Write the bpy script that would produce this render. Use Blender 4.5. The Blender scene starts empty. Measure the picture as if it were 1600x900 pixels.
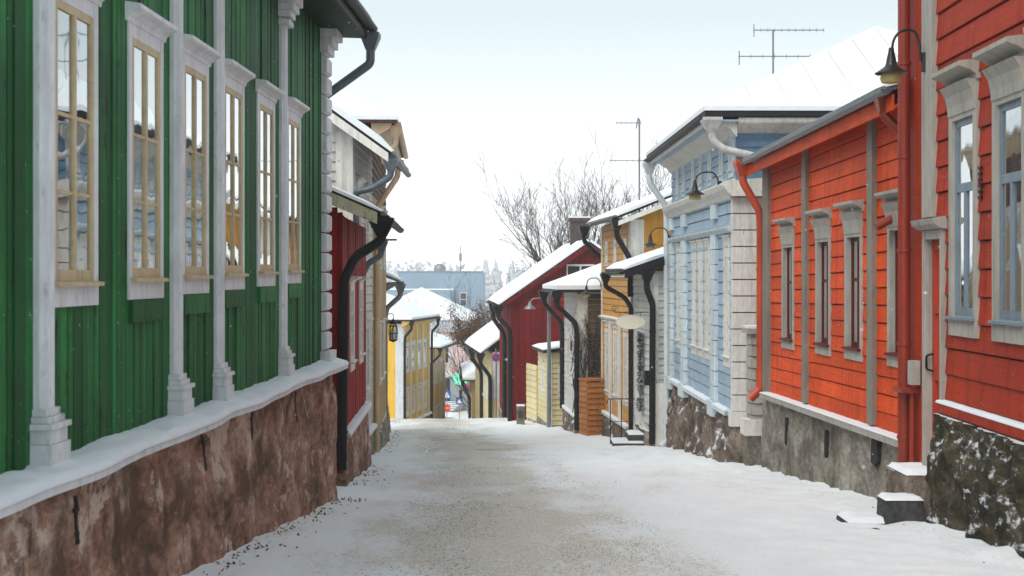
import bpy, math, random
from mathutils import Vector, Matrix, noise
random.seed(11)
R = math.radians
scn = bpy.context.scene
C = scn.collection
# ------------------------------------------------------------------ camera, sky, sun, exposure
E = 1.56                       # eye height above the street where the camera stands
FP, CX, CY = 2222.2, 800., 432.   # focal length and principal point in pixels of the 1600x900 photograph
cam = bpy.data.cameras.new('camera'); co = bpy.data.objects.new('camera', cam); C.objects.link(co)
cam.lens = 50; cam.sensor_width = 36; cam.shift_y = -(450-CY)/1600
cam.clip_start = .1; cam.clip_end = 3000
co.location = (0, 0, E); co.rotation_euler = (R(90), 0, 0)
cam.dof.use_dof = True; cam.dof.focus_distance = 27; cam.dof.aperture_fstop = 4.0
scn.camera = co
SUN_DIR = Vector((.42, .50, -.76)).normalized()     # the way the soft daylight travels
w = bpy.data.worlds.new('World'); scn.world = w; w.use_nodes = True
nt = w.node_tree; nt.nodes.clear()
out = nt.nodes.new('ShaderNodeOutputWorld')
sky = nt.nodes.new('ShaderNodeTexSky'); sky.sky_type = 'NISHITA'; sky.sun_disc = False
sky.sun_elevation = math.asin(-SUN_DIR.z); sky.sun_rotation = math.atan2(-SUN_DIR.x, -SUN_DIR.y)
sky.dust_density = 6; sky.air_density = 1.2
b1 = nt.nodes.new('ShaderNodeBackground'); b1.inputs[1].default_value = .05
nt.links.new(sky.outputs[0], b1.inputs[0])
# cloud layer: even white overcast, very slightly cooler overhead
tc = nt.nodes.new('ShaderNodeTexCoord'); sep = nt.nodes.new('ShaderNodeSeparateXYZ'); nt.links.new(tc.outputs['Generated'], sep.inputs[0])
rp = nt.nodes.new('ShaderNodeValToRGB'); nt.links.new(sep.outputs[2], rp.inputs[0])
rp.color_ramp.elements[0].position = 0; rp.color_ramp.elements[0].color = (.92, .93, .94, 1)
rp.color_ramp.elements[1].position = .18; rp.color_ramp.elements[1].color = (.520, .598, .622, 1)
b2 = nt.nodes.new('ShaderNodeBackground'); b2.inputs[1].default_value = 1.02
nt.links.new(rp.outputs[0], b2.inputs[0])
mx = nt.nodes.new('ShaderNodeMixShader'); mx.inputs[0].default_value = .93
nt.links.new(b1.outputs[0], mx.inputs[1]); nt.links.new(b2.outputs[0], mx.inputs[2]); nt.links.new(mx.outputs[0], out.inputs[0])
sl = bpy.data.lights.new('sun', 'SUN'); so = bpy.data.objects.new('sun', sl); C.objects.link(so)
sl.energy = 1.5; sl.angle = R(40); sl.color = (1, .96, .9)
so.rotation_euler = SUN_DIR.to_track_quat('-Z', 'Y').to_euler(); so.location = (-20, -20, 30)
vs = scn.view_settings; vs.view_transform = 'Standard'; vs.look = 'None'; vs.gamma = 1; vs.use_curve_mapping = False
vs.exposure = .66
scn.cycles.max_bounces = 7; scn.cycles.diffuse_bounces = 4; scn.cycles.volume_bounces = 1; scn.cycles.transparent_max_bounces = 8

# ------------------------------------------------------------------ ground profile (heights relative to the eye)
GP = [(-30, .75), (0, -1.56), (20, -3.1), (30, -3.92), (40, -4.8), (50, -5.55), (58, -6.05), (62, -6.27), (66, -6.6), (72, -7.6),
      (80, -9.0), (90, -10.5), (104, -12.0), (112, -12.4), (160, -12.5), (2000, -13)]
def interp(P, x):
    if x <= P[0][0]: return P[0][1]
    for i in range(len(P)-1):
        if x <= P[i+1][0]:
            (x0, y0), (x1, y1) = P[i], P[i+1]
            d = (y1-y0)/(x1-x0)
            m0 = d if i == 0 else .5*(d+(y0-P[i-1][1])/(x0-P[i-1][0]))
            m1 = d if i+2 >= len(P) else .5*(d+(P[i+2][1]-y1)/(P[i+2][0]-x1))
            t = (x-x0)/(x1-x0); h = x1-x0
            return (2*t**3-3*t*t+1)*y0+(t**3-2*t*t+t)*h*m0+(3*t*t-2*t**3)*y1+(t**3-t*t)*h*m1
    return P[-1][1]
def g(Y): return interp(GP, Y)
CLN = [(-30, 0), (0, .3), (14, 0.05), (25, -.25), (36, -.95), (50, -2.3), (62, -3.75), (75, -4.0), (100, -3.9), (140, -3.9)]
def nz(x, y, z=0): return noise.noise((x, y, z))

# ------------------------------------------------------------------ materials
MATS = {}
def newmat(name):
    m = bpy.data.materials.new(name); m.use_nodes = True
    return m, m.node_tree, m.node_tree.nodes['Principled BSDF']
def vmul(nt, vec, sc):
    n = nt.nodes.new('ShaderNodeVectorMath'); n.operation = 'MULTIPLY'; n.inputs[1].default_value = sc
    nt.links.new(vec, n.inputs[0]); return n.outputs[0]
def tnoise(nt, vec, scale=1, detail=4, rough=.55, dist=0):
    n = nt.nodes.new('ShaderNodeTexNoise'); n.inputs['Scale'].default_value = scale
    n.inputs['Detail'].default_value = detail; n.inputs['Roughness'].default_value = rough; n.inputs['Distortion'].default_value = dist
    nt.links.new(vec, n.inputs['Vector']); return n.outputs['Fac']
def ramp(nt, fac, stops, interp='LINEAR'):
    n = nt.nodes.new('ShaderNodeValToRGB'); cr = n.color_ramp; cr.interpolation = interp
    while len(cr.elements) < len(stops): cr.elements.new(.5)
    for e, (p, c) in zip(cr.elements, stops):
        e.position = p; e.color = (*c, 1) if hasattr(c, '__len__') else (c, c, c, 1)
    nt.links.new(fac, n.inputs[0]); return n.outputs[0]
def mixc(nt, fac, a, b, mode='MIX'):
    n = nt.nodes.new('ShaderNodeMix'); n.data_type = 'RGBA'; n.blend_type = mode
    for v, i in ((fac, 0), (a, 6), (b, 7)):
        if hasattr(v, 'is_linked'): nt.links.new(v, n.inputs[i])
        elif i == 0: n.inputs[0].default_value = v
        else: n.inputs[i].default_value = (*v, 1)
    return n.outputs[2]
def math_(nt, op, a, b=0.):
    n = nt.nodes.new('ShaderNodeMath'); n.operation = op
    for i, v in enumerate((a, b)):
        if hasattr(v, 'is_linked'): nt.links.new(v, n.inputs[i])
        else: n.inputs[i].default_value = v
    return n.outputs[0]
def bump(nt, bsdf, h, strength=.3, dist=.02):
    n = nt.nodes.new('ShaderNodeBump'); n.inputs['Strength'].default_value = strength; n.inputs['Distance'].default_value = dist
    nt.links.new(h, n.inputs['Height']); nt.links.new(n.outputs[0], bsdf.inputs['Normal'])
def pos(nt): return nt.nodes.new('ShaderNodeNewGeometry').outputs['Position']
def snowdust(nt, col, amt, sc=5., thr=.56):
    """loose snow blown on to a surface: more of it where the surface looks up"""
    p = pos(nt)
    n = tnoise(nt, vmul(nt, p, (1, .5, 1)), sc, 6, .7)
    sx = nt.nodes.new('ShaderNodeSeparateXYZ'); nt.links.new(nt.nodes.new('ShaderNodeNewGeometry').outputs['Normal'], sx.inputs[0])
    f = math_(nt, 'ADD', n, math_(nt, 'MULTIPLY', sx.outputs[2], .35))
    f = ramp(nt, f, [(thr, 0.), (thr+.12, amt)])
    return mixc(nt, f, col, (.78, .81, .86))
def paint(name, col, gs=(8, 8, 8), rough=.55, dirt=.45, peel=None, pa=.62, rnd=.16, dirtcol=None, spec=.12, drip=.45, speck=None):
    """weathered paint on wood; gs stretches the grain along the board"""
    m, nt, b = newmat(name); p = pos(nt)
    gr = tnoise(nt, vmul(nt, p, gs), 1, 5, .65)
    big = tnoise(nt, vmul(nt, p, (1, .45, 1)), .9, 6, .65, .6)
    oi = nt.nodes.new('ShaderNodeObjectInfo').outputs['Random']
    val = math_(nt, 'ADD', math_(nt, 'MULTIPLY', oi, rnd), 1-rnd/2)
    val = math_(nt, 'MULTIPLY', val, math_(nt, 'ADD', math_(nt, 'MULTIPLY', gr, .7), .65))
    c = mixc(nt, 1., col, nt_val(nt, val), 'MULTIPLY')
    dc = dirtcol or tuple(x*.45 for x in col)
    c = mixc(nt, ramp(nt, big, [(.42, 0.), (.75, dirt)]), c, dc)
    st = tnoise(nt, vmul(nt, p, tuple(x*2.3 for x in gs)), 1, 3, .6)
    c = mixc(nt, ramp(nt, st, [(.60, 0.), (.78, dirt)]), c, tuple(x*.3 for x in col))
    dr = tnoise(nt, vmul(nt, p, (7, 7, .55)), 1, 5, .6, .3)
    c = mixc(nt, ramp(nt, dr, [(.50, 0.), (.72, drip)]), c, tuple(x*.35 for x in col))
    if speck:
        sp = tnoise(nt, p, 30, 2, .5); sz = nt.nodes.new('ShaderNodeSeparateXYZ'); nt.links.new(p, sz.inputs[0])
        c = mixc(nt, ramp(nt, sp, [(speck, 0.), (speck+.03, .8)]), c, (.75, .78, .82))
    if peel:
        pn = tnoise(nt, vmul(nt, p, tuple(x*.6+1.5 for x in gs)), 1, 6, .75, .3)
        c = mixc(nt, ramp(nt, pn, [(pa, 0.), (pa+.03, 1.)]), c, peel)
    nt.links.new(c, b.inputs['Base Color']); b.inputs['Roughness'].default_value = rough
    b.inputs['Specular IOR Level'].default_value = spec
    bump(nt, b, gr, .35, .008); MATS[name] = m; return m
def nt_val(nt, v):
    n = nt.nodes.new('ShaderNodeCombineColor')
    for i in range(3): nt.links.new(v, n.inputs[i])
    return n.outputs[0]
def stone(name, stops, sc=(2, 2, 2), detail=9, rough=.9, bmp=.6, bd=.04, dust=0., dsc=5., thr=.56, moss=None, dist=.8, drips=0.):
    m, nt, b = newmat(name); p = pos(nt)
    v = vmul(nt, p, (sc[0], sc[1]*.42, sc[2])); n = tnoise(nt, v, 1, detail, .68, dist)
    c = ramp(nt, n, stops)
    n2 = tnoise(nt, vmul(nt, p, (14, 6, 14)), 1, 6, .75)
    c = mixc(nt, 1., c, ramp(nt, n2, [(.3, .50), (.62, 1.2)]), 'MULTIPLY')
    if drips:
        d1 = tnoise(nt, vmul(nt, p, (4.5, 2.0, .8)), 1, 7, .7, .6); c = mixc(nt, ramp(nt, d1, [(.58, 0.), (.66, drips)]), c, tuple(x*.7 for x in stops[0][1]))
        d2 = tnoise(nt, vmul(nt, p, (2.2, 1.0, 1.5)), 1, 9, .72, .5); c = mixc(nt, ramp(nt, d2, [(.565, 0.), (.585, .75)]), c, stops[-1][1])
        n = math_(nt, 'ADD', n, math_(nt, 'MULTIPLY', ramp(nt, d2, [(.565, 0.), (.585, 1.)]), .35))
    if moss:
        n3 = tnoise(nt, p, 1.3, 6, .7)
        c = mixc(nt, ramp(nt, n3, [(.48, 0.), (.62, .85)]), c, moss)
    if dust: c = snowdust(nt, c, dust, dsc, thr)
    nt.links.new(c, b.inputs['Base Color']); b.inputs['Roughness'].default_value = rough
    b.inputs['Specular IOR Level'].default_value = .2
    h = math_(nt, 'ADD', n, math_(nt, 'MULTIPLY', n2, .35)); bump(nt, b, h, bmp, bd)
    MATS[name] = m; return m
def plain(name, col, rough=.5, metal=0., spec=.4, var=.25, dust=0., sc=9):
    m, nt, b = newmat(name); p = pos(nt)
    n = tnoise(nt, p, sc, 5, .65)
    c = mixc(nt, 1., col, ramp(nt, n, [(.3, 1-var), (.7, 1+var*.5)]), 'MULTIPLY')
    if dust: c = snowdust(nt, c, dust, 9., .6)
    nt.links.new(c, b.inputs['Base Color']); b.inputs['Roughness'].default_value = rough
    b.inputs['Metallic'].default_value = metal; b.inputs['Specular IOR Level'].default_value = spec
    bump(nt, b, n, .15, .01); MATS[name] = m; return m
def snowmat(name, col=(.80, .83, .87), sc=(1, 1, 1), grit=0.):
    m, nt, b = newmat(name); p = pos(nt)
    n = tnoise(nt, p, 3.5, 8, .6); n2 = tnoise(nt, p, 45, 4, .6)
    c = mixc(nt, ramp(nt, n, [(.35, 0.), (.7, 1.)]), tuple(x*.93 for x in col), col)
    if grit: c = mixc(nt, ramp(nt, n2, [(.66, 0.), (.74, grit)]), c, (.2, .17, .14))
    nt.links.new(c, b.inputs['Base Color']); b.inputs['Roughness'].default_value = .85
    b.inputs['Specular IOR Level'].default_value = .25
    bump(nt, b, math_(nt, 'ADD', n, math_(nt, 'MULTIPLY', n2, .25)), .35, .03)
    MATS[name] = m; return m
VX, VY, VZ = (1.6, 30, 30), (30, 1.6, 30), (34, 34, .9)
paint('green', (.019, .140, .038), (26, 12, .8), .55, .85, (.006, .026, .010), .60, .8, dirtcol=(.005, .040, .012), drip=.7, speck=.735)
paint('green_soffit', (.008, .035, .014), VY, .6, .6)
paint('white_trim', (.66, .68, .71), (10, 10, 3), .5, .45, (.30, .28, .25), .65, .08, dirtcol=(.38, .38, .39), drip=.3)
paint('white_old', (.72, .70, .65), (12, 12, 4), .6, .35, (.36, .32, .27), .64, .08, dirtcol=(.42, .39, .34))
paint('cream_sash', (.56, .45, .28), (20, 20, 6), .5, .5, (.30, .2, .1), .66, .06)
paint('dark_red', (.29, .008, .007), VZ, .6, .5, None, rnd=.2)
paint('barn_red', (.17, .006, .009), VZ, .75, .4, None, rnd=.25)
paint('lilac_white', (.60, .58, .55), VY, .6, .35, (.33, .30, .27), .66, .12, dirtcol=(.38, .36, .33))
paint('pale_grey', (.62, .65, .62), VX, .6, .25, (.4, .38, .34), .7, .1)
paint('brown_board', (.10, .045, .035), VY, .7, .5)
paint('orange', (.70, .080, .011), VY, .6, .7, (.26, .04, .018), .63, .34, dirtcol=(.32, .026, .010), drip=.6, speck=.745)
paint('red_orange', (.40, .036, .010), VY, .6, .7, (.16, .018, .012), .62, .34, drip=.7, speck=.74, dirtcol=(.24, .02, .012))
paint('red_pipe', (.27, .030, .014), (9, 9, 2), .4, .5, (.16, .05, .03), .66, .05, spec=.5)
paint('orange_pipe', (.50, .065, .022), (9, 9, 2), .4, .4, (.2, .05, .03), .68, .05, spec=.5)
paint('grey_trim', (.40, .38, .34), (10, 10, 3), .6, .35, (.22, .2, .18), .66, .06)
paint('grey_brown_trim', (.25, .225, .19), (10, 10, 3), .6, .4, (.13, .11, .1), .66, .06)
paint('maroon', (.10, .010, .014), (20, 20, 6), .4, .4, None, rnd=.05)
paint('blue_sash', (.20, .25, .30), (20, 20, 6), .45, .35, (.35, .36, .36), .7, .05)
paint('blue', (.35, .46, .57), VY, .6, .4, (.5, .5, .48), .70, .16, dirtcol=(.2, .3, .4))
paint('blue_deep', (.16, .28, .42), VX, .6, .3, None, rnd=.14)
paint('pale_blue_trim', (.60, .69, .74), (10, 10, 3), .6, .3, (.45, .42, .38), .68, .1)
paint('ochre', (.60, .30, .075), VY, .6, .35, (.35, .18, .06), .68, .16)
paint('ochre_gable', (.52, .24, .03), VZ, .6, .25, None, rnd=.1)
paint('ochre_gate', (.45, .17, .045), VX, .6, .45, (.22, .09, .04), .66, .2)
paint('yellow', (.80, .49, .07), VZ, .6, .2, None, rnd=.05)
paint('yellow_board', (.66, .43, .13), VZ, .6, .25, None, rnd=.1)
paint('cream_board', (.72, .62, .36), VX, .6, .25, (.5, .42, .25), .7, .12)
paint('tan', (.50, .35, .20), VZ, .6, .4, (.33, .15, .06), .62, .1)
paint('cream_pipe', (.62, .46, .30), (9, 9, 2), .5, .4, (.35, .15, .05), .64, .05)
paint('pink', (.70, .50, .48), (2, 2, 2), .8, .15, None, rnd=.03)
paint('brown_vine_wall', (.16, .10, .06), VX, .7, .5, (.3, .2, .12), .62, .2)
paint('door_red', (.45, .05, .025), VZ, .45, .4, (.2, .03, .02), .68, .05)
paint('peeling_cream', (.50, .47, .33), (5, 5, 5), .7, .5, (.16, .15, .10), .56, .05)
plain('grey_render', (.30, .31, .32), .85, var=.15, sc=3)
plain('blue_grey_render', (.21, .29, .37), .8, var=.12, sc=.3)
plain('black_metal', (.006, .0065, .008), .5, 0., .25, .4)
plain('dark_roof', (.010, .011, .013), .6, 0., .3, .4)
plain('grey_metal', (.20, .22, .24), .4, .4, .5, .25)
plain('zinc', (.11, .135, .155), .42, .3, .5, .3)
plain('pale_pipe', (.62, .67, .70), .4, 0., .5, .15)
plain('old_white_pipe', (.56, .55, .53), .5, 0., .4, .35)
plain('lamp_shade', (.02, .021, .022), .35, .3, .5, .3)
plain('lamp_inner', (.42, .33, .12), .4, 0., .5, .2)
plain('curtain', (.62, .60, .56), .9, var=.1)
plain('dark_room', (.02, .02, .022), .9)
plain('rust', (.09, .04, .02), .8, var=.5)
plain('oval_cream', (.80, .76, .62), .5, var=.06, sc=2)
plain('haze_pale_tree', (.48, .50, .53), .9, var=.3)  # snowy tree colour, lightened further to imitate distance haze
plain('twig', (.040, .028, .022), .9, var=.3)
plain('brown_leaf', (.16, .085, .035), .9, var=.4)
plain('green_needle', (.014, .045, .022), .8, var=.5, dust=.5)
plain('black_rubber', (.015, .015, .015), .8)
plain('sign_blue', (.01, .09, .42), .45, var=.1)
plain('sign_red', (.60, .02, .02), .45, var=.1)
plain('sign_white', (.75, .76, .78), .5, var=.05)
plain('sign_yellow', (.80, .42, .04), .5, var=.05)
plain('car_teal', (.12, .30, .33), .3, .2, .5, .05)
plain('car_white', (.62, .64, .66), .3, 0., .5, .05)
plain('chimney_brick', (.075, .05, .045), .9, var=.5)
stone('red_plaster', [(.28, (.030, .020, .014)), (.37, (.12, .062, .042)), (.45, (.27, .145, .10)), (.56, (.42, .255, .19)), (.68, (.62, .50, .42))],
      (2.2, 2.2, 1.9), 10, .92, .55, .03, drips=.8, moss=(.085, .050, .032))
stone('grey_plaster', [(.32, (.07, .062, .05)), (.45, (.21, .19, .155)), (.58, (.34, .315, .27)), (.75, (.46, .44, .40))],
      (1.8, 1.8, 1.1), 9, .92, .6, .03, dust=.8, dsc=2.4, thr=.66, moss=(.10, .085, .062))
stone('mossy_stone', [(.33, (.010, .010, .006)), (.48, (.040, .035, .020)), (.60, (.095, .078, .048)), (.8, (.16, .14, .10))],
      (5, 5, 5), 10, .95, .9, .06, dust=.85, dsc=13., thr=.61)
stone('rough_rock', [(.32, (.035, .026, .022)), (.46, (.15, .115, .09)), (.58, (.27, .22, .175)), (.72, (.40, .36, .32))],
      (2.2, 2.2, 1.2), 10, .92, .9, .06, dust=.9, dsc=3.2, thr=.62, moss=(.08, .06, .045))
plain('grit', (.17, .15, .13), .9, var=.5)
stone('dark_step', [(.3, (.03, .03, .032)), (.7, (.09, .09, .09))], (6, 6, 6), 8, .85, .4, .01)
snowmat('snow'); snowmat('roof_snow', (.84, .87, .90)); snowmat('ledge_snow', (.74, .78, .83), grit=.5)
def glass():
    m, nt, b = newmat('window_glass'); nt.nodes.remove(b)
    o = nt.nodes['Material Output']; p = pos(nt)
    oi = nt.nodes.new('ShaderNodeObjectInfo').outputs['Random']
    n = nt.nodes.new('ShaderNodeTexNoise'); n.noise_dimensions = '4D'; n.inputs['Scale'].default_value = 1.7; n.inputs['Detail'].default_value = 2
    nt.links.new(p, n.inputs['Vector']); nt.links.new(math_(nt, 'MULTIPLY', oi, 9.), n.inputs['W'])
    bp = nt.nodes.new('ShaderNodeBump'); bp.inputs['Strength'].default_value = .10; bp.inputs['Distance'].default_value = .05
    nt.links.new(n.outputs['Fac'], bp.inputs['Height'])
    gl = nt.nodes.new('ShaderNodeBsdfGlossy'); gl.inputs['Roughness'].default_value = .02; gl.inputs['Color'].default_value = (.93, .96, .98, 1)
    nt.links.new(bp.outputs[0], gl.inputs['Normal'])
    tr = nt.nodes.new('ShaderNodeBsdfTransparent'); tr.inputs[0].default_value = (.80, .86, .85, 1)
    fr = nt.nodes.new('ShaderNodeFresnel'); fr.inputs[0].default_value = 1.5
    fm = math_(nt, 'MINIMUM', math_(nt, 'ADD', math_(nt, 'MULTIPLY', fr.outputs[0], 3.2), .03), .92)   # four glass surfaces of a double window
    mx = nt.nodes.new('ShaderNodeMixShader'); nt.links.new(fm, mx.inputs[0])
    nt.links.new(tr.outputs[0], mx.inputs[1]); nt.links.new(gl.outputs[0], mx.inputs[2]); nt.links.new(mx.outputs[0], o.inputs[0])
    MATS['glass'] = m
glass()
def glow(name, col, s):
    m, nt, b = newmat(name); b.inputs['Base Color'].default_value = (*col, 1); b.inputs['Emission Color'].default_value = (*col, 1)
    b.inputs['Emission Strength'].default_value = s; MATS[name] = m
glow('green_sign', (.10, .62, .36), .8)
glow('lamp_amber', (.9, .35, .05), 1.0)
def roadmat():
    m, nt, b = newmat('street_snow'); p = pos(nt)
    at = nt.nodes.new('ShaderNodeAttribute'); at.attribute_name = 'wear'; wv = at.outputs['Fac']
    n = tnoise(nt, vmul(nt, p, (2.2, .8, 1)), 1, 8, .68); n2 = tnoise(nt, p, 17, 6, .8); n3 = tnoise(nt, p, 38, 4, .7)
    f = math_(nt, 'ADD', wv, math_(nt, 'MULTIPLY', math_(nt, 'SUBTRACT', n, .5), 1.3))
    f = math_(nt, 'ADD', f, math_(nt, 'MULTIPLY', math_(nt, 'SUBTRACT', n2, .5), 2.2))
    gcol = ramp(nt, n3, [(.33, (.17, .148, .122)), (.44, (.50, .455, .395)), (.62, (.73, .685, .62))])
    scol = ramp(nt, n, [(.3, (.76, .785, .82)), (.7, (.86, .875, .90))])
    c = mixc(nt, ramp(nt, f, [(.20, 0.), (.66, .92)]), scol, gcol)
    nt.links.new(c, b.inputs['Base Color']); b.inputs['Roughness'].default_value = .8; b.inputs['Specular IOR Level'].default_value = .25
    bump(nt, b, math_(nt, 'ADD', n2, math_(nt, 'MULTIPLY', n3, .4)), .55, .03); MATS['street'] = m
roadmat()

# ------------------------------------------------------------------ mesh helpers
class MB:
    def __init__(s): s.v = []; s.f = []
    def add(s, v, f):
        n = len(s.v); s.v += [tuple(a) for a in v]; s.f += [tuple(n+i for i in q) for q in f]; return s
    def box(s, x0, x1, y0, y1, z0, z1):
        return s.add([(x, y, z) for z in (z0, z1) for y in (y0, y1) for x in (x0, x1)],
                     [(0, 2, 3, 1), (4, 5, 7, 6), (0, 1, 5, 4), (2, 6, 7, 3), (0, 4, 6, 2), (1, 3, 7, 5)])
    def prism(s, poly, a0, a1, axis=0):
        """polygon in the two other axes, pulled along axis; axis 0: poly=(y,z), 1: (x,z), 2: (x,y)"""
        n = len(poly)
        area = sum(poly[i][0]*poly[(i+1) % n][1]-poly[(i+1) % n][0]*poly[i][1] for i in range(n))
        if (area < 0) != (axis == 1): poly = poly[::-1]
        mk = [lambda t, p: (t, p[0], p[1]), lambda t, p: (p[0], t, p[1]), lambda t, p: (p[0], p[1], t)][axis]
        v = [mk(a0, p) for p in poly]+[mk(a1, p) for p in poly]
        f = [tuple(range(n))[::-1], tuple(range(n, 2*n))]+[(i, (i+1) % n, n+(i+1) % n, n+i) for i in range(n)]
        return s.add(v, f)
    def tube(s, pts, r, n=8, caps=True):
        pts = [Vector(p) for p in pts]; rs = r if hasattr(r, '__len__') else [r]*len(pts)
        rings = []; up = None
        for i, p in enumerate(pts):
            d = (pts[min(i+1, len(pts)-1)]-pts[max(i-1, 0)])
            if d.length < 1e-9: d = Vector((0, 0, 1))
            d.normalize()
            if up is None: up = Vector((1, 0, 0)) if abs(d.x) < .8 else Vector((0, 1, 0))
            a = (up-d*up.dot(d)); a = a.normalized() if a.length > 1e-6 else d.orthogonal().normalized()
            up = a; b = d.cross(a)
            rings.append([p+(a*math.cos(t)+b*math.sin(t))*rs[i] for t in (2*math.pi*k/n for k in range(n))])
        v = [q for r_ in rings for q in r_]; f = []
        for i in range(len(pts)-1):
            for k in range(n):
                f.append((i*n+k, i*n+(k+1) % n, (i+1)*n+(k+1) % n, (i+1)*n+k))
        if caps: f += [tuple(range(n))[::-1], tuple(range((len(pts)-1)*n, len(pts)*n))]
        return s.add(v, f)
    def lathe(s, c, prof, n=14):
        """prof = [(radius, height)]; turned round the vertical through c"""
        v = []; f = []
        for r, h in prof:
            v += [(c[0]+r*math.cos(2*math.pi*k/n), c[1]+r*math.sin(2*math.pi*k/n), c[2]+h) for k in range(n)]
        for i in range(len(prof)-1):
            for k in range(n): f.append((i*n+k, i*n+(k+1) % n, (i+1)*n+(k+1) % n, (i+1)*n+k))
        return s.add(v, f)
    def grid(s, nu, nv, fn, flip=False):
        v = [fn(i/nu, j/nv) for j in range(nv+1) for i in range(nu+1)]
        f = []
        for j in range(nv):
            for i in range(nu):
                a = j*(nu+1)+i; q = (a, a+1, a+nu+2, a+nu+1); f.append(q[::-1] if flip else q)
        return s.add(v, f)
    def mesh(s, name, T=None, flip=False):
        me = bpy.data.meshes.new(name)
        v = [T(*p) for p in s.v] if T else s.v
        f = [q[::-1] for q in s.f] if flip else s.f
        me.from_pydata(v, [], f); me.update(); return me
def smooth(me, ang=40):
    me.polygons.foreach_set('use_smooth', [True]*len(me.polygons))
    try: me.set_sharp_from_angle(angle=R(ang))
    except Exception: pass
def obj(name, me, mat=None, parent=None, loc=None):
    o = bpy.data.objects.new(name, me); C.objects.link(o)
    if mat and not me.materials: me.materials.append(MATS[mat] if isinstance(mat, str) else mat)
    if parent: o.parent = parent
    if loc is not None: o.location = loc
    return o
def tag(o, label=None, cat=None, group=None, kind=None):
    for k, v in (('label', label), ('category', cat), ('group', group), ('kind', kind)):
        if v: o[k] = v
    return o
def thing(name, label, cat, loc=(0, 0, 0), rz=0, group=None):
    o = bpy.data.objects.new(name, None); C.objects.link(o); o.location = loc; o.rotation_euler = (0, 0, rz); o.empty_display_size = .3
    return tag(o, label, cat, group)
def copy_tree(o, parent=None):
    c = o.copy(); C.objects.link(c); c.parent = parent
    for ch in list(o.children): copy_tree(ch, c)
    return c
def arc_path(pts, r, n=5):
    """round the corners of a poly-line with radius r"""
    P = [Vector(p) for p in pts]; out = [P[0]]
    for i in range(1, len(P)-1):
        a = (P[i-1]-P[i]); b = (P[i+1]-P[i]); q = min(r, a.length*.45, b.length*.45)
        A = P[i]+a.normalized()*q; B = P[i]+b.normalized()*q
        for k in range(n+1):
            t = k/n; out.append(A*(1-t)**2+P[i]*2*t*(1-t)+B*t*t)
    out.append(P[-1]); return out

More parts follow.
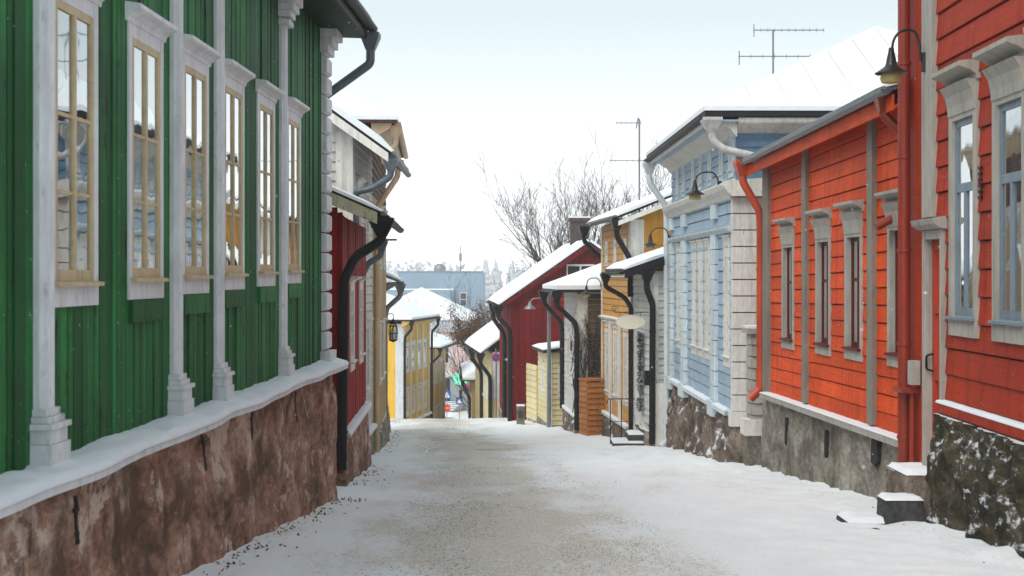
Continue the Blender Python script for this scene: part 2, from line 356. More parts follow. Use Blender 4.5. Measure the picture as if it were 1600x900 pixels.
# ------------------------------------------------------------------ a house front: local x along the street, 'o' outward from the front, h relative to the eye
class House:
    def __init__(s, name, label, P0, P1, side, cat='house', k=0., group=None):
        s.P0 = Vector(P0); s.P1 = Vector(P1); d = s.P1-s.P0; s.L = d.length; d.normalize(); s.d = d
        s.n = Vector((-d.y, d.x)) if side > 0 else Vector((d.y, -d.x))      # outward
        s.sg = 1 if side > 0 else -1; s.k = k
        s.hb = min(g(P0[1]), g(P1[1]))
        s.root = thing(name, label, cat, (P0[0], P0[1], s.hb+E), math.atan2(d.y, d.x), group)
        s.holes = []
    def T(s, x, o, h): return (x, s.sg*o, h-s.hb+s.k*x)
    def S(s, px, o=0.):
        """distance along the front at which the pixel column px meets it"""
        t = (px-CX)/FP; p = s.P0+s.n*o
        return (t*p.y-p.x)/(s.d.x-t*s.d.y)
    def H(s, px, py, o=0.):
        x = s.S(px, o); Y = (s.P0+s.n*o+s.d*x).y
        return (CY-py)*Y/FP-s.k*x
    def W(s, x, o, h):
        p = s.P0+s.d*x+s.n*o; return Vector((p.x, p.y, h+E+s.k*x))
    def gr(s, x, o=0.): return g((s.P0+s.d*x+s.n*o).y)-s.k*x
    def part(s, name, mb, mat, parent=None, label=None, sm=False, kind=None):
        me = mb.mesh(name, s.T, s.sg < 0)
        if sm: smooth(me)
        o = obj(name, me, mat, parent or s.root)
        return tag(o, label, kind=kind)
    def shell(s, depth, h1, mat, h0=None, th=.06, oi=-.04, roofless=False, end0=True):
        """closed body behind the front, with the front's openings cut out"""
        h0 = s.hb-.3 if h0 is None else h0
        xs = sorted({0, s.L, *[a for q in s.holes for a in q[:2]]}); hs = sorted({h0, h1, *[a for q in s.holes for a in q[2:]]})
        m = MB()
        for i in range(len(xs)-1):
            for j in range(len(hs)-1):
                cx, ch = (xs[i]+xs[i+1])/2, (hs[j]+hs[j+1])/2
                if any(q[0] < cx < q[1] and q[2] < ch < q[3] for q in s.holes): continue
                if hs[j+1] > h1+1e-6 or hs[j] < h0-1e-6: continue
                m.box(xs[i], xs[i+1], oi-th, oi, hs[j], hs[j+1])
        s.part('wall', m, mat)
        m = MB()
        if end0: m.box(0, th, -depth, oi-th, h0, h1)
        m.box(s.L-th, s.L, -depth, oi-th, h0, h1); m.box(th, s.L-th, -depth, -depth+th, h0, h1)
        m.box(0.01, s.L-.01, -depth+.01, oi-th, h1-.02, h1); m.box(th, s.L-th, -depth+th, oi-th, h0, h0+.02)
        s.part('side_wall', m, mat)
    def clap(s, x0, x1, h0, h1, course, mat, th=.030, maxlen=4.5, extra=(), name='plank', gap=.015):
        """overlapping horizontal boards, cut round the openings; every board its own object"""
        holes = s.holes+list(extra)
        n = max(1, round((h1-h0)/course)); c = (h1-h0)/n
        for i in range(n):
            a = h0+i*c; b = a+c
            near = [q for q in holes if q[2] < b and q[3] > a and q[1] > x0 and q[0] < x1]
            xs = sorted({x0, x1, *[min(max(t, x0), x1) for q in near for t in q[:2]]})
            runs = []
            for u, v in zip(xs, xs[1:]):
                if v-u < .02: continue
                m_ = (u+v)/2; fr = [(a+gap, b)]
                for q in near:
                    if q[0] < m_ < q[1]: fr = [t for (e, f) in fr for t in ((e, min(f, q[2])), (max(e, q[3]), f)) if t[1]-t[0] > .02]
                for (e, f) in fr:
                    if runs and runs[-1][1] == u and runs[-1][2:] == (e, f): runs[-1] = (runs[-1][0], v, e, f)
                    else: runs.append((u, v, e, f))
            for (u, v, e, f) in runs:
                cuts = [u]
                while v-cuts[-1] > maxlen*1.25: cuts.append(cuts[-1]+random.uniform(.6, 1.)*maxlen)
                cuts.append(v)
                for p, q in zip(cuts, cuts[1:]):
                    j = random.uniform(-.004, .004); jz = random.uniform(-.004, .004); tl = random.uniform(-.005, .005)
                    def face(h): return .010+(th-.010)*(b-h)/(b-a-gap)
                    m = MB(); m.prism([(-.03, e), (face(e)+j-.003, e+jz), (face(e)+j, e+.006+jz), (face(f)+j, f+jz*.5), (-.03, f)], p+.002, q-.002, 0)
                    m.v = [(x, o, h+tl*(x-p)/(q-p+.01)) for (x, o, h) in m.v]
                    s.part(name, m, mat)
    def endclap(s, h0, h1, course, rng, mat, x=0., th=.042, name='plank'):
        """boards on the end wall that looks up the street; rng(h) gives the outward range"""
        n = max(1, round((h1-h0)/course)); c = (h1-h0)/n
        for i in range(n):
            a = h0+i*c; b = a+c; r0 = rng(a+.01); r1 = rng(b-.005)
            if r0[1]-r0[0] < .05: continue
            if r1[1]-r1[0] < .02: r1 = ((r0[0]+r0[1])/2-.01, (r0[0]+r0[1])/2+.01)
            j = random.uniform(-.004, .004); m = MB()
            t0, t1 = x-th+j, x-.006
            a += .022; v = [(x+.02, r0[0], a), (t0, r0[0], a), (t0, r0[1], a), (x+.02, r0[1], a), (x+.02, r1[0], b), (t1, r1[0], b), (t1, r1[1], b), (x+.02, r1[1], b)]
            m.add(v, [(0, 3, 2, 1), (4, 5, 6, 7), (0, 1, 5, 4), (1, 2, 6, 5), (2, 3, 7, 6), (3, 0, 4, 7)])
            s.part(name, m, mat)
    def vert(s, x0, x1, h0, h1, wd, mat, th=.022, name='plank', jit=.4):
        x = x0
        while x < x1-.02:
            wv = min(wd*random.uniform(1-jit, 1+jit), x1-x); mid = x+wv/2
            segs = [(h0, h1)]
            for q in s.holes:
                if q[0] < mid < q[1]:
                    segs = [t for (u, v) in segs for t in ((u, min(v, q[2])), (max(u, q[3]), v)) if t[1]-t[0] > .02]
            for (u, v) in segs:
                j = random.uniform(-.010, .010); m = MB().prism([(x+.007, -.03), (x+.007, th+j-.004), (x+.012, th+j), (x+wv-.012, th+j), (x+wv-.007, th+j-.004), (x+wv-.007, -.03)], u, v, 2)
                s.part(name, m, mat)
            x += wv
    def ledge(s, x0, x1, h, o1, mat, th=.07, snow=.05, o0=-.02, wav=.0, snowmat='ledge_snow', name='ledge'):
        def oo(x): return o1+wav*(nz(x*.45, 3.1)+.5*nz(x*1.1, 9.))
        n = max(2, int((x1-x0)/.06)); m = MB()
        m.grid(n, 1, lambda u, v: (x0+(x1-x0)*u, o0+(oo(x0+(x1-x0)*u)-o0)*v, h), flip=True)
        m.grid(n, 1, lambda u, v: (x0+(x1-x0)*u, oo(x0+(x1-x0)*u), h-th*(1-v)), flip=True)
        m.grid(n, 1, lambda u, v: (x0+(x1-x0)*u, o0+(oo(x0+(x1-x0)*u)-o0)*v, h-th))
        for x in (x0, x1): m.add([(x, o0, h-th), (x, oo(x), h-th), (x, oo(x), h), (x, o0, h)], [(0, 1, 2, 3), (3, 2, 1, 0)])
        p = s.part(name, m, mat)
        if snow:
            prof = [(0, .9), (.35, 1.), (.7, .85), (.93, .6), (1.03, .25), (1.035, -.12)]
            m = MB()
            def f(u, v):
                x = x0+(x1-x0)*u; k = v*(len(prof)-1); i = min(int(k), len(prof)-2); t = k-i
                a = prof[i][0]*(1-t)+prof[i+1][0]*t; b = prof[i][1]*(1-t)+prof[i+1][1]*t
                q = 1+.32*nz(x*1.7, a*2, 5)+.22*nz(x*5, a*6, 1)+.16*nz(x*13, a*11, 2)
                return (x, o0+(oo(x)-o0)*a, h+snow*b*q+.002)
            m.grid(n, 8, f, flip=True)
            for x_, fl in ((x0, False), (x1, True)):
                base = [f((x_-x0)/(x1-x0), j/8) for j in range(9)]
                poly = base+[(x_, oo(x_), h), (x_, o0, h)]
                m.add(poly, [tuple(range(len(poly))) if not fl else tuple(range(len(poly)))[::-1]])
            s.part('ledge_snow', m, snowmat, sm=True)
        return p
    def found(s, x0, x1, h1, o, mat, amp=.05, batter=.12, step=.12, name='foundation', sc=1.3, end=True):
        """rough masonry foot of the house, battered outward to the ground"""
        def f(x, v):
            bot = s.gr(x, o)-.35; h = bot+(h1-bot)*v
            d = o+batter*(1-v)+amp*(nz(x*sc, h*sc, 2.)+.6*nz(x*sc*3, h*sc*3, 4.)+.3*nz(x*sc*8, h*sc*8, 6.))
            return (x, d, h)
        s.ff = f
        n = max(3, int((x1-x0)/step)); k = max(4, int(2.2/step)); m = MB()
        m.grid(n, k, lambda u, v: f(x0+(x1-x0)*u, v), flip=False)
        m.grid(n, 1, lambda u, v: (x0+(x1-x0)*u, f(x0+(x1-x0)*u, 1)[1]*(1-v)-.3*v, h1))
        if end:
            for x, fl in ((x0, True), (x1, False)):
                def e(u, v):
                    q = f(x, v); jit = amp*.8*(nz(u*3+x, q[2]*2.2, 8)) if 0 < u < 1 else 0
                    return (x+(jit if x == x1 else -abs(jit)), q[1]*(1-u)-.6*u, q[2])
                m.grid(10, k, e, flip=not fl)
        return s.part(name, m, mat, sm=True)
    def pipe(s, pts, r, mat, hopper=True, rad=.14, shoe=None, name='downpipe', hs=1.):
        m = MB().tube(arc_path(pts, rad*.6, 4), r, 12)
        p = s.part(name, m, mat, sm=True)
        if hopper:
            x, o, h = pts[0]; a, b = r*2.1*hs, r*1.0
            m = MB()
            v = [(x-a, o-a, h+r*2.4), (x+a, o-a, h+r*2.4), (x+a, o+a, h+r*2.4), (x-a, o+a, h+r*2.4),
                 (x-a, o-a, h+r*1.6), (x+a, o-a, h+r*1.6), (x+a, o+a, h+r*1.6), (x-a, o+a, h+r*1.6),
                 (x-b, o-b, h-r*1.4), (x+b, o-b, h-r*1.4), (x+b, o+b, h-r*1.4), (x-b, o+b, h-r*1.4)]
            m.add(v, [(0, 1, 2, 3), (4, 5, 1, 0), (5, 6, 2, 1), (6, 7, 3, 2), (7, 4, 0, 3), (8, 9, 5, 4), (9, 10, 6, 5), (10, 11, 7, 6), (11, 8, 4, 7), (11, 10, 9, 8)])
            s.part('hopper', m, mat, p)
        # collars along the long straight run
        a, b = Vector(pts[-2]), Vector(pts[-1]); L = (b-a).length
        n = int(L/1.1)
        for i in range(n):
            c = a+(b-a)*((i+.6)/max(n, 1)); d = (b-a).normalized()*.02
            s.part('collar', MB().tube([c-d, c+d], r*1.16, 12), mat, p)
        return p
    def gutter(s, x0, x1, o, h, r, mat, h1=None):
        m = MB(); n = 7; h1 = h if h1 is None else h1
        pr = [(o+r*math.cos(t), r*math.sin(t)) for t in (math.pi+math.pi*i/n for i in range(n+1))]
        pi = [(o+(r-.008)*math.cos(t), (r-.008)*math.sin(t)) for t in (math.pi+math.pi*i/n for i in range(n+1))]
        poly = pr+pi[::-1]; m.prism([(a, b) for a, b in poly], x0, x1, 0)
        m.v = [(x, q, (h+(h1-h)*(x-x0)/(x1-x0))+z) for x, q, z in m.v]
        for e in (x0, x1): m.add([(e, a, h+(h1-h)*(e-x0)/(x1-x0)+b) for a, b in pr], [tuple(range(len(pr))), tuple(range(len(pr)))[::-1]])
        return s.part('gutter', m, mat)
    def slope(s, x0, x1, o0, h0, o1, h1, th=.10, mat='dark_roof', snow=.12, seams=0, bow=0., snowcol='roof_snow', ov=.02):
        """one roof slope: eave edge (o0,h0), ridge (o1,h1), roof deck and the snow on it"""
        m = MB().prism([(o0, h0), (o1, h1), (o1, h1-th), (o0, h0-th)], x0, x1, 0)
        rf = s.part('roof', m, mat)
        if snow:
            nu = max(4, int((x1-x0)/.35)); nv = 14; m = MB(); dl = Vector((o1-o0, h1-h0)); ln = dl.length; nn = Vector((-dl.y, dl.x)).normalized()
            if nn.y < 0: nn = -nn
            def edge(t, w_): return min(1., (max(t, 0)/w_))**.5
            def f(u, v):
                x = x0+(x1-x0)*u; t = v
                k = snow*(.35+.65*edge(t*ln, .14))*(.6+.4*edge(min(u, 1-u)*(x1-x0), .15))
                k *= 1+.22*nz(x*.9, t*ln*.9, 7)+.1*nz(x*3, t*ln*3, 3)
                e = ov if v < .01 else 0
                p = Vector((o0, h0))+dl*t+nn*(k+.003)
                return (x+(ov*(2*u-1) if u in (0, 1) else 0), p.x+(e if o0 > o1 else -e), p.y)
            m.grid(nu, nv, f, flip=o0 > o1)
            def skirt(line, fl):
                k = len(line); base = []
                for (x, o, h) in line:
                    t = ((o-o0)*dl.x+(h-h0)*dl.y)/(ln*ln); q = Vector((o0, h0))+dl*max(0, min(1, t)); base.append((x, q.x, q.y+.002))
                m.add(line+base, [((i, i+1, k+i+1, k+i) if fl else (i+1, i, k+i, k+i+1)) for i in range(k-1)])
            skirt([f(0, j/nv) for j in range(nv+1)], o0 < o1); skirt([f(1, j/nv) for j in range(nv+1)], o0 > o1)
            skirt([f(i/nu, 0) for i in range(nu+1)], o0 > o1)
            s.part('roof_snow', m, snowcol, rf, sm=True)
        return rf

# windows: meshes are shared between equal windows
WC = {}
def window(Hs, xc, h0, st):
    """st: w,h overall; cw casing; ap apron; hd header above opening; cor cornice (proj,height,overhang); cols; rows; mats"""
    key = (st['id'], Hs.sg)
    w_, h_ = st['w'], st['h']; cw = st['cw']; ap = st['ap']; hd = st['hd']; pr = st.get('pr', .045)
    ix0, ix1, iz0, iz1 = -w_/2+cw, w_/2-cw, ap, h_-hd
    dep = st.get('dep', .03)      # glass lies this far behind the wall face
    if key not in WC:
        T = lambda x, o, z: (x, Hs.sg*o, z); fl = Hs.sg < 0
        D = {}
        m = MB(); 
        m.box(-w_/2, ix0, -.05, pr, ap*.9, h_-hd*.15); m.box(ix1, w_/2, -.05, pr, ap*.9, h_-hd*.15)
        m.box(ix0, ix1, -.05, pr-.003, iz1, h_-hd*.15); m.box(-w_/2+.004, w_/2-.004, -.05, pr+.004, 0, ap*.9)
        for a, b in ((ix0-.02, ix0), (ix1, ix1+.02)): m.box(a, b, -.22, -.04, iz0, iz1)
        m.box(ix0, ix1, -.22, -.04, iz1, iz1+.02)
        D['window'] = (m.mesh('window', T, fl), st['cm'], None)
        c = st.get('cor')
        if c:
            p_, ch, ov = c; m = MB()
            prof = [(-.03, h_-ch), (pr+.005, h_-ch), (pr+.01, h_-ch*.75), (pr+p_*.45, h_-ch*.5), (pr+p_*.85, h_-ch*.38), (pr+p_, h_-ch*.3), (pr+p_, h_-ch*.06), (-.03, h_+.015)]
            m.prism(prof, -w_/2-ov, w_/2+ov, 0)
            if st.get('brk'):
                m.prism([(pr-.01, h_-hd*.92), (pr+.012, h_-hd*.9), (pr+.02, h_-hd*.72), (pr+p_*.25, h_-hd*.52), (pr+p_*.6, h_-ch*.98), (pr-.01, h_-ch*.98)], -w_/2+.015, w_/2-.015, 0)
            D['cornice'] = (m.mesh('cornice', T, fl), st['cm'], None)
        m = MB().prism([(-.05, ap*.9), (pr+.05, ap*.9-.005), (pr+.05, ap*.9+.022), (-.05, ap*.9+.04)], -w_/2+cw*.3, w_/2-cw*.3, 0)
        D['sill'] = (m.mesh('sill', T, fl), st.get('sim', st['sm']), None)
        sw = st.get('sw', .045); mw = st.get('mw', .028); m = MB(); fo, bo = -dep+.014, -dep-.03
        z0 = ap*.9+.03
        m.box(ix0, ix0+sw, bo, fo, z0, iz1); m.box(ix1-sw, ix1, bo, fo, z0, iz1)
        m.box(ix0+sw, ix1-sw, bo, fo-.002, z0, z0+sw*1.3); m.box(ix0+sw, ix1-sw, bo, fo-.002, iz1-sw, iz1)
        gx0, gx1, gz0, gz1 = ix0+sw, ix1-sw, z0+sw*1.3, iz1-sw
        xs = [gx0+(gx1-gx0)*t for t in st['cols']]; zs = [gz0+(gz1-gz0)*t for t in st['rows']]
        cwid = st.get('mid', mw*1.8)
        for x in xs[1:-1]: m.box(x-cwid/2, x+cwid/2, bo+.005, fo+.004, gz0, zs[-2] if st.get('topwhole') else gz1)
        for i, z in enumerate(zs[1:-1]):
            q = st.get('tw', mw) if i == len(zs)-3 else mw
            m.box(gx0, gx1, bo+.008, fo-.004+(.012 if q > mw else 0), z-q/2, z+q/2)
        D['sash'] = (m.mesh('sash', T, fl), st['sm'], None)
        panes = []
        for i in range(len(xs)-1):
            for j in range(len(zs)-1):
                if st.get('topwhole') and j == len(zs)-2:
                    if i: continue
                    a, b = xs[0], xs[-1]
                else: a, b = xs[i], xs[i+1]
                m = MB().add([(a, -dep, zs[j]), (b, -dep, zs[j]), (b, -dep, zs[j+1]), (a, -dep, zs[j+1])], [(0, 1, 2, 3)])
                m.f = [q[::-1] for q in m.f]
                panes.append(m.mesh('pane', T, fl))
        D['panes'] = panes
        if st.get('cur'):
            kd = st['cur']; m = MB()
            def cu(x0, x1, za, zb):
                n = 24; m.grid(n, 1, lambda u, v: (x0+(x1-x0)*u, -dep-.10+.022*math.sin(u*38), za+(zb-za)*v))
            if kd == 'low': cu(gx0, gx1, gz0, gz0+(gz1-gz0)*.62)
            elif kd == 'side': cu(gx0, gx0+(gx1-gx0)*.3, gz0, gz1); cu(gx1-(gx1-gx0)*.3, gx1, gz0, gz1)
            else: cu(gx0, gx1, gz0, gz1)
            D['curtain'] = (m.mesh('curtain', T, fl), 'curtain', None)
        WC[key] = D
    D = WC[key]
    loc = Hs.T(xc, 0, h0)
    wd = obj('window', D['window'][0], D['window'][1], Hs.root, loc)
    for k in ('cornice', 'sill', 'sash', 'curtain'):
        if k in D: obj(k, D[k][0], D[k][1], wd)
    for p in D['panes']: obj('pane', p, 'glass', wd)
    Hs.holes.append((xc+ix0-.01, xc+ix1+.01, h0+ap*.8, h0+iz1+.01))
    return wd
def gooseneck(label, base, outv, reach, rise, drop, r=.17, inner='lamp_inner', name='wall_lamp'):
    """base: world point on the wall; arm rises, bends over and carries a bell shade"""
    rz = math.atan2(outv.y, outv.x); t = thing(name, label, 'lamp', base, rz, 'gooseneck lamps along the street')
    pts = [(0, 0, 0), (.04, 0, .02), (.05, 0, rise*.6), (reach*.3, 0, rise), (reach*.75, 0, rise*.98), (reach*.98, 0, rise*.7), (reach*1.04, 0, rise-drop)]
    me = MB().tube(arc_path(pts, .2, 6), .016, 8).mesh('arm'); smooth(me); obj('arm', me, 'lamp_shade', t)
    obj('wall_plate', MB().tube([(0, 0, -.12), (0, 0, .1)], .03, 8).mesh('wall_plate'), 'lamp_shade', t)
    c = (reach*1.05, 0, rise-drop)
    me = MB().lathe(c, [(.0, .05), (.03, .05), (.035, 0), (.05, -.06), (.062, -.13), (.075, -.16), (r*.8, -.21), (r, -.235), (r*1.02, -.24), (r, -.243), (.07, -.18)], 20).mesh('shade'); smooth(me, 35); obj('shade', me, 'lamp_shade', t)
    me = MB().lathe(c, [(.10, -.205), (.115, -.24), (.125, -.30), (.11, -.345), (.0, -.35)], 18).mesh('globe'); smooth(me); obj('globe', me, inner, t)
    return t

# ================================================================== the setting
def street():
    ys = []; y = 2.
    while y < 150: ys.append(y); y += max(.08, y*.006)
    nx = 150; v = []; wear = []
    for y in ys:
        c = interp(CLN, y); hw = 1.45 if y < 60 else 1.6
        for i in range(nx+1):
            x = -8.5+17*i/nx; d = (x-c)/hw
            rut = math.exp(-((d-.62)/.28)**2)+math.exp(-((d+.62)/.28)**2)
            mid = math.exp(-(d/1.15)**4)
            wv = .80*mid-.42*rut*(.5+.7*nz(x*.3, y*.08, 3))+.45*(nz(x*.55, y*.16, 1.)-.05)+.30*nz(x*1.6, y*.5, 4)
            out = max(0., abs(x-c-.3)-1.9)
            z = g(y)+E-.02*rut+.028*min(out, 2.2)
            z += .016*nz(x*1.1, y*.8, 0)+(.010+.022*min(1, out))*nz(x*3.1, y*2.3, 2.)+.014*min(1, out)*nz(x*9, y*8, 5)+.05*max(0, min(1, (out-.9)/1.))*(nz(x*2.2, y*1.6, 8)+.6*nz(x*5, y*4, 3))
            v.append((x, y, z)); wear.append(wv)
    f = []
    for j in range(len(ys)-1):
        for i in range(nx):
            a = j*(nx+1)+i; f.append((a, a+1, a+nx+2, a+nx+1))
    me = bpy.data.meshes.new('street'); me.from_pydata(v, [], f); smooth(me, 180)
    at = me.attributes.new('wear', 'FLOAT', 'POINT'); at.data.foreach_set('value', wear)
    tag(obj('street', me, 'street'), 'snowy gritted street running downhill between the wooden houses', kind='structure')
street()
m = MB(); yy = [-30, -20, -10, 0]+[4*i for i in range(1, 40)]+[180, 220, 300, 400, 500]; xx = [-300, -120, -60, -30, -15, -8.4, 8.4, 15, 30, 60, 120, 300]
n = len(xx)
m.v = [(x, y, g(y)+E-(.14 if abs(x) < 9 and 1 < y < 152 else .02)) for y in yy for x in xx]
m.f = [(j*n+i, j*n+i+1, (j+1)*n+i+1, (j+1)*n+i) for j in range(len(yy)-1) for i in range(n-1)]
me = m.mesh('ground'); smooth(me, 180); tag(obj('ground', me, 'snow'), 'snow covered hillside and town ground', kind='structure')

def hip(Hs, x0, x1, o0, o1, h0, rise, mat='dark_roof', snow=.12, th=.08):
    """hipped roof: deck with the snow lying on its four slopes"""
    d = min((o0-o1)/2, (x1-x0)/2); om = (o0+o1)/2
    if (x1-x0) >= (o0-o1): top = [(x0+d, om), (x1-d, om)]
    else: top = [((x0+x1)/2, o0-d), ((x0+x1)/2, o1+d)]
    def hp(e, h, dz, nm, mt, par):
        B = [(x0-e, o0+e), (x1+e, o0+e), (x1+e, o1-e), (x0-e, o1-e)]; v = [(a, b, h0+h) for a, b in B]+[(a, b, h0+h+dz) for a, b in B]+[(a, b, h0+h+dz+rise) for a, b in top]
        if (x1-x0) >= (o0-o1): f = [(4, 5, 9, 8), (5, 6, 9), (6, 7, 8, 9), (7, 4, 8)]
        else: f = [(4, 5, 8), (5, 6, 9, 8), (6, 7, 9), (7, 4, 8, 9)]
        f += [(0, 1, 5, 4), (1, 2, 6, 5), (2, 3, 7, 6), (3, 0, 4, 7), (3, 2, 1, 0)]
        return Hs.part(nm, MB().add(v, [q[::-1] for q in f]), mt, par)
    r = hp(0, 0, th, 'roof', mat, None); hp(.02, th+.003, snow, 'roof_snow', 'roof_snow', r)
# ================================================================== left side of the street
# ---- green house
L1 = House('green_house', 'green vertical board house with white pilasters filling the left edge', (-3.03, 4), (-2.567, 19.45), -1)
GW = dict(id='green', w=.92, h=2.17, cw=.085, ap=.15, hd=.23, pr=.036, dep=-.018, cor=(.10, .13, .05), cols=(0, .5, 1), rows=(0, .30, .60, 1), cm='white_trim', sm='cream_sash', sw=.055, mw=.024, mid=.045)
GW2 = dict(GW, id='green_curtain', cur='low')
GY = [9.25, 10.87, 12.36, 13.83, 15.40, 17.02]
for i, y in enumerate(GY): window(L1, y-4, -.19+.0142*(y-9.5), GW)
L1.shell(8, 3.32, 'green')
L1.vert(0, L1.L-.42, -1.2, 3.3, .135, 'green')
for i, y in enumerate(GY):     # green apron boards under the windows
    h = -.19+.0142*(y-9.5)
    if i in (1, 2, 3, 4, 5): L1.part('apron_board', MB().box(y-4-.42, y-4+.42, .02, .055, h-.17, h-.005), 'green')
for y in (8.66, 11.68, 13.16, 16.27):
    x = y-4; m = MB()
    pr = [(x-.105, .0), (x-.105, .05), (x-.075, .05), (x-.065, .085), (x-.025, .085), (x-.018, .068), (x+.018, .068), (x+.025, .085), (x+.065, .085), (x+.075, .05), (x+.105, .05), (x+.105, 0)]
    m.prism(pr, -.82, 3.0, 2); p = L1.part('pilaster', m, 'white_trim')
    m = MB()
    for (a, b, h0, h1) in ((.165, .15, -1.19, -1.01), (.15, .135, -1.01, -.92), (.17, .155, -.92, -.885), (.14, .12, -.885, -.845), (.122, .10, -.845, -.80)): m.box(x-a, x+a, 0, b, h0+.002, h1)
    L1.part('pilaster_base', m, 'white_trim', p)
    m = MB()
    for (a, b, h0, h1) in ((.14, .14, 2.86, 2.92), (.155, .16, 2.95, 3.02), (.18, .20, 3.02, 3.10), (.20, .24, 3.10, 3.24)): m.box(x-a, x+a, 0, b, h0, h1-.002)
    L1.part('capital', m, 'white_trim', p)
h = -1.0
while h < 3.0:      # rusticated corner
    c = .265; m = MB().prism([(-.02, h), (.06, h+.012), (.10, h+.04), (.10, h+c-.04), (.06, h+c-.012), (-.02, h+c-.004)], L1.L-.42, L1.L+.03, 0); L1.part('quoin_block', m, 'white_trim'); h += c
for (o_, a, b) in ((.13, 3.0, 3.1), (.18, 3.1, 3.2), (.24, 3.2, 3.32)): L1.part('corner_capital', MB().box(L1.L-.46, L1.L+.04+o_*.2, 0, o_, a, b-.003), 'white_trim')
L1.part('corner_base', MB().box(L1.L-.46, L1.L+.05, 0, .16, -1.19, -1.0), 'white_trim')
L1.ledge(0, L1.L+.12, -1.2, .30, 'white_trim', .06, .075, wav=.075)
L1.found(0, L1.L+.05, -1.27, .10, 'red_plaster', .05, .10, .07, sc=1.0)
for px, ya, yb in ((131, 775, 850), (327, 672, 735), (407, 642, 686), (471, 612, 660)):
    x = L1.S(px, .18); a, b = L1.H(px, yb, .18), L1.H(px, ya, .18)
    m = MB(); n_ = 12; bot = L1.gr(x, .1)-.35
    def fo_(t): h_ = a+(b-a)*t; return L1.ff(x, (h_-bot)/(-1.27-bot))[1], h_
    for q in range(n_):
        d_, h_ = fo_((q+.5)/n_); w2 = .018+.016*nz(q*.7, px)+(.02 if q == 8 else 0); m.box(x-w2, x+w2, d_-.1, d_+.012, h_-(b-a)/n_*.52, h_+(b-a)/n_*.52)
    L1.part('slot_shade', m, 'dark_room')  # dark strips painted in for the shade inside narrow wall slots
# eaves
xe = L1.L+.28
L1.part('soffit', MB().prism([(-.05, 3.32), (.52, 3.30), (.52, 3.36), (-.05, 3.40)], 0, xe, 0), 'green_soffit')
L1.part('fascia', MB().box(0, xe, .52, .56, 3.28, 3.46), 'dark_roof')
L1.slope(0, xe, .60, 3.50, -4, 5.9, .07, 'dark_roof', .12)
L1.slope(0, xe, -8.4, 3.50, -4, 5.9, .07, 'dark_roof', 0)
L1.gutter(0, xe+.05, .62, 3.45, .075, 'black_metal')
L1.pipe([(xe-.02, .60, 3.22), (xe-.02, .60, 2.95), (xe+.1, -.28, 2.35), (xe+.1, -.34, 1.8), (xe+.1, -.34, -1.0)], .062, 'zinc', rad=.1)
# ---- dark red house
L2 = House('dark_red_house', 'low dark red board house with black downpipe beyond the green house', (-2.67, 22), (-2.9, 28), -1)
RW = dict(id='redw', w=.95, h=1.6, cw=.11, ap=.16, hd=.2, pr=.05, dep=-.03, cor=(.12, .11, .06), cols=(0, .5, 1), rows=(0, .34, .67, 1), cm='white_old', sm='white_old', sw=.05)
for x in (2.2, 4.4): window(L2, x, -1.6, RW)
L2.shell(6, .98, 'dark_red'); L2.vert(.35, L2.L, -2.55, .95, .16, 'dark_red')
L2.part('corner_board', MB().box(-.05, .35, 0, .05, -2.9, .95), 'dark_red')
x = -2.2
while x < .04:
    wv = random.uniform(.15, .21); top = .98+max(0, min(.44*-x, 1.0))
    L2.part('plank', MB().box(-.03+random.uniform(-.005, .005), .02, x, min(x+wv-.006, .05), -3.05, top), 'dark_red'); x += wv
L2.ledge(0.4, L2.L, -2.5, .14, 'white_old', .05, .05)
L2.found(-.02, L2.L, -2.55, .06, 'red_plaster', .05, .08)
L2.part('bargeboard', MB().prism([(.60, .80), (.60, .98), (-2.4, 2.28), (-2.4, 2.06)], -.34, -.29, 0), 'peeling_cream')
L2.slope(-.3, L2.L+.1, .66, .99, -3, 2.58, .08, 'dark_roof', .07); L2.slope(-.3, L2.L+.1, -6.6, .99, -3, 2.58, .08, 'dark_roof', 0)
L2.gutter(-.3, L2.L+.1, .70, .93, .075, 'black_metal')
L2.pipe([(-.12, .66, .72), (-.12, .66, .56), (-.12, .25, .30), (-.12, .08, -.05), (-.12, .05, -2.98)], .075, 'black_metal', rad=.16, hs=1.2)
h = -2.6
while h < -.3: L2.part('corner_block', MB().box(-.2, -.04, -.62, -.36, h, h+.24), 'white_trim'); h += .25
# ---- pale lilac-white two-storey house
L3 = House('pale_board_house', 'two-storey off-white board house above the dark red house on the left', (-3.29, 29), (-3.36, 34), -1)
PW = dict(id='palew', w=.95, h=1.75, cw=.11, ap=.14, hd=.2, pr=.05, dep=-.03, cor=(.1, .11, .06), cols=(0, .5, 1), rows=(0, .34, .67, 1), cm='white_old', sm='white_old', sw=.05)
for x in (1.5, 3.5): window(L3, x, .35, PW); window(L3, x, -2.7, PW)
L3.shell(7, 2.95, 'lilac_white'); L3.clap(.3, L3.L, -3.6, 2.95, .2, 'lilac_white')
L3.endclap(-3.4, 4.5, .2, lambda h: (-3.3, min(-.04, (2.95-h)/.72 if h > 2.95 else 0)), 'lilac_white')
L3.part('corner_board', MB().box(-.055, .30, -.30, .05, -3.6, 2.95), 'white_old')
L3.ledge(0, L3.L, -3.55, .14, 'white_old', .05, .05); L3.found(0, L3.L, -3.6, .05, 'grey_plaster', .04, .05)
L3.part('bargeboard', MB().prism([(.80, 2.30), (.80, 2.48), (-2.6, 4.92), (-2.6, 4.68)], -.48, -.43, 0), 'white_old')
L3.slope(-.45, L3.L+.1, .86, 2.50, -3.4, 5.56, .09, 'dark_roof', .14); L3.slope(-.45, L3.L+.1, -7.6, 2.5, -3.4, 5.56, .09, 'dark_roof', 0)
L3.gutter(-.45, L3.L, .88, 2.44, .075, 'zinc')
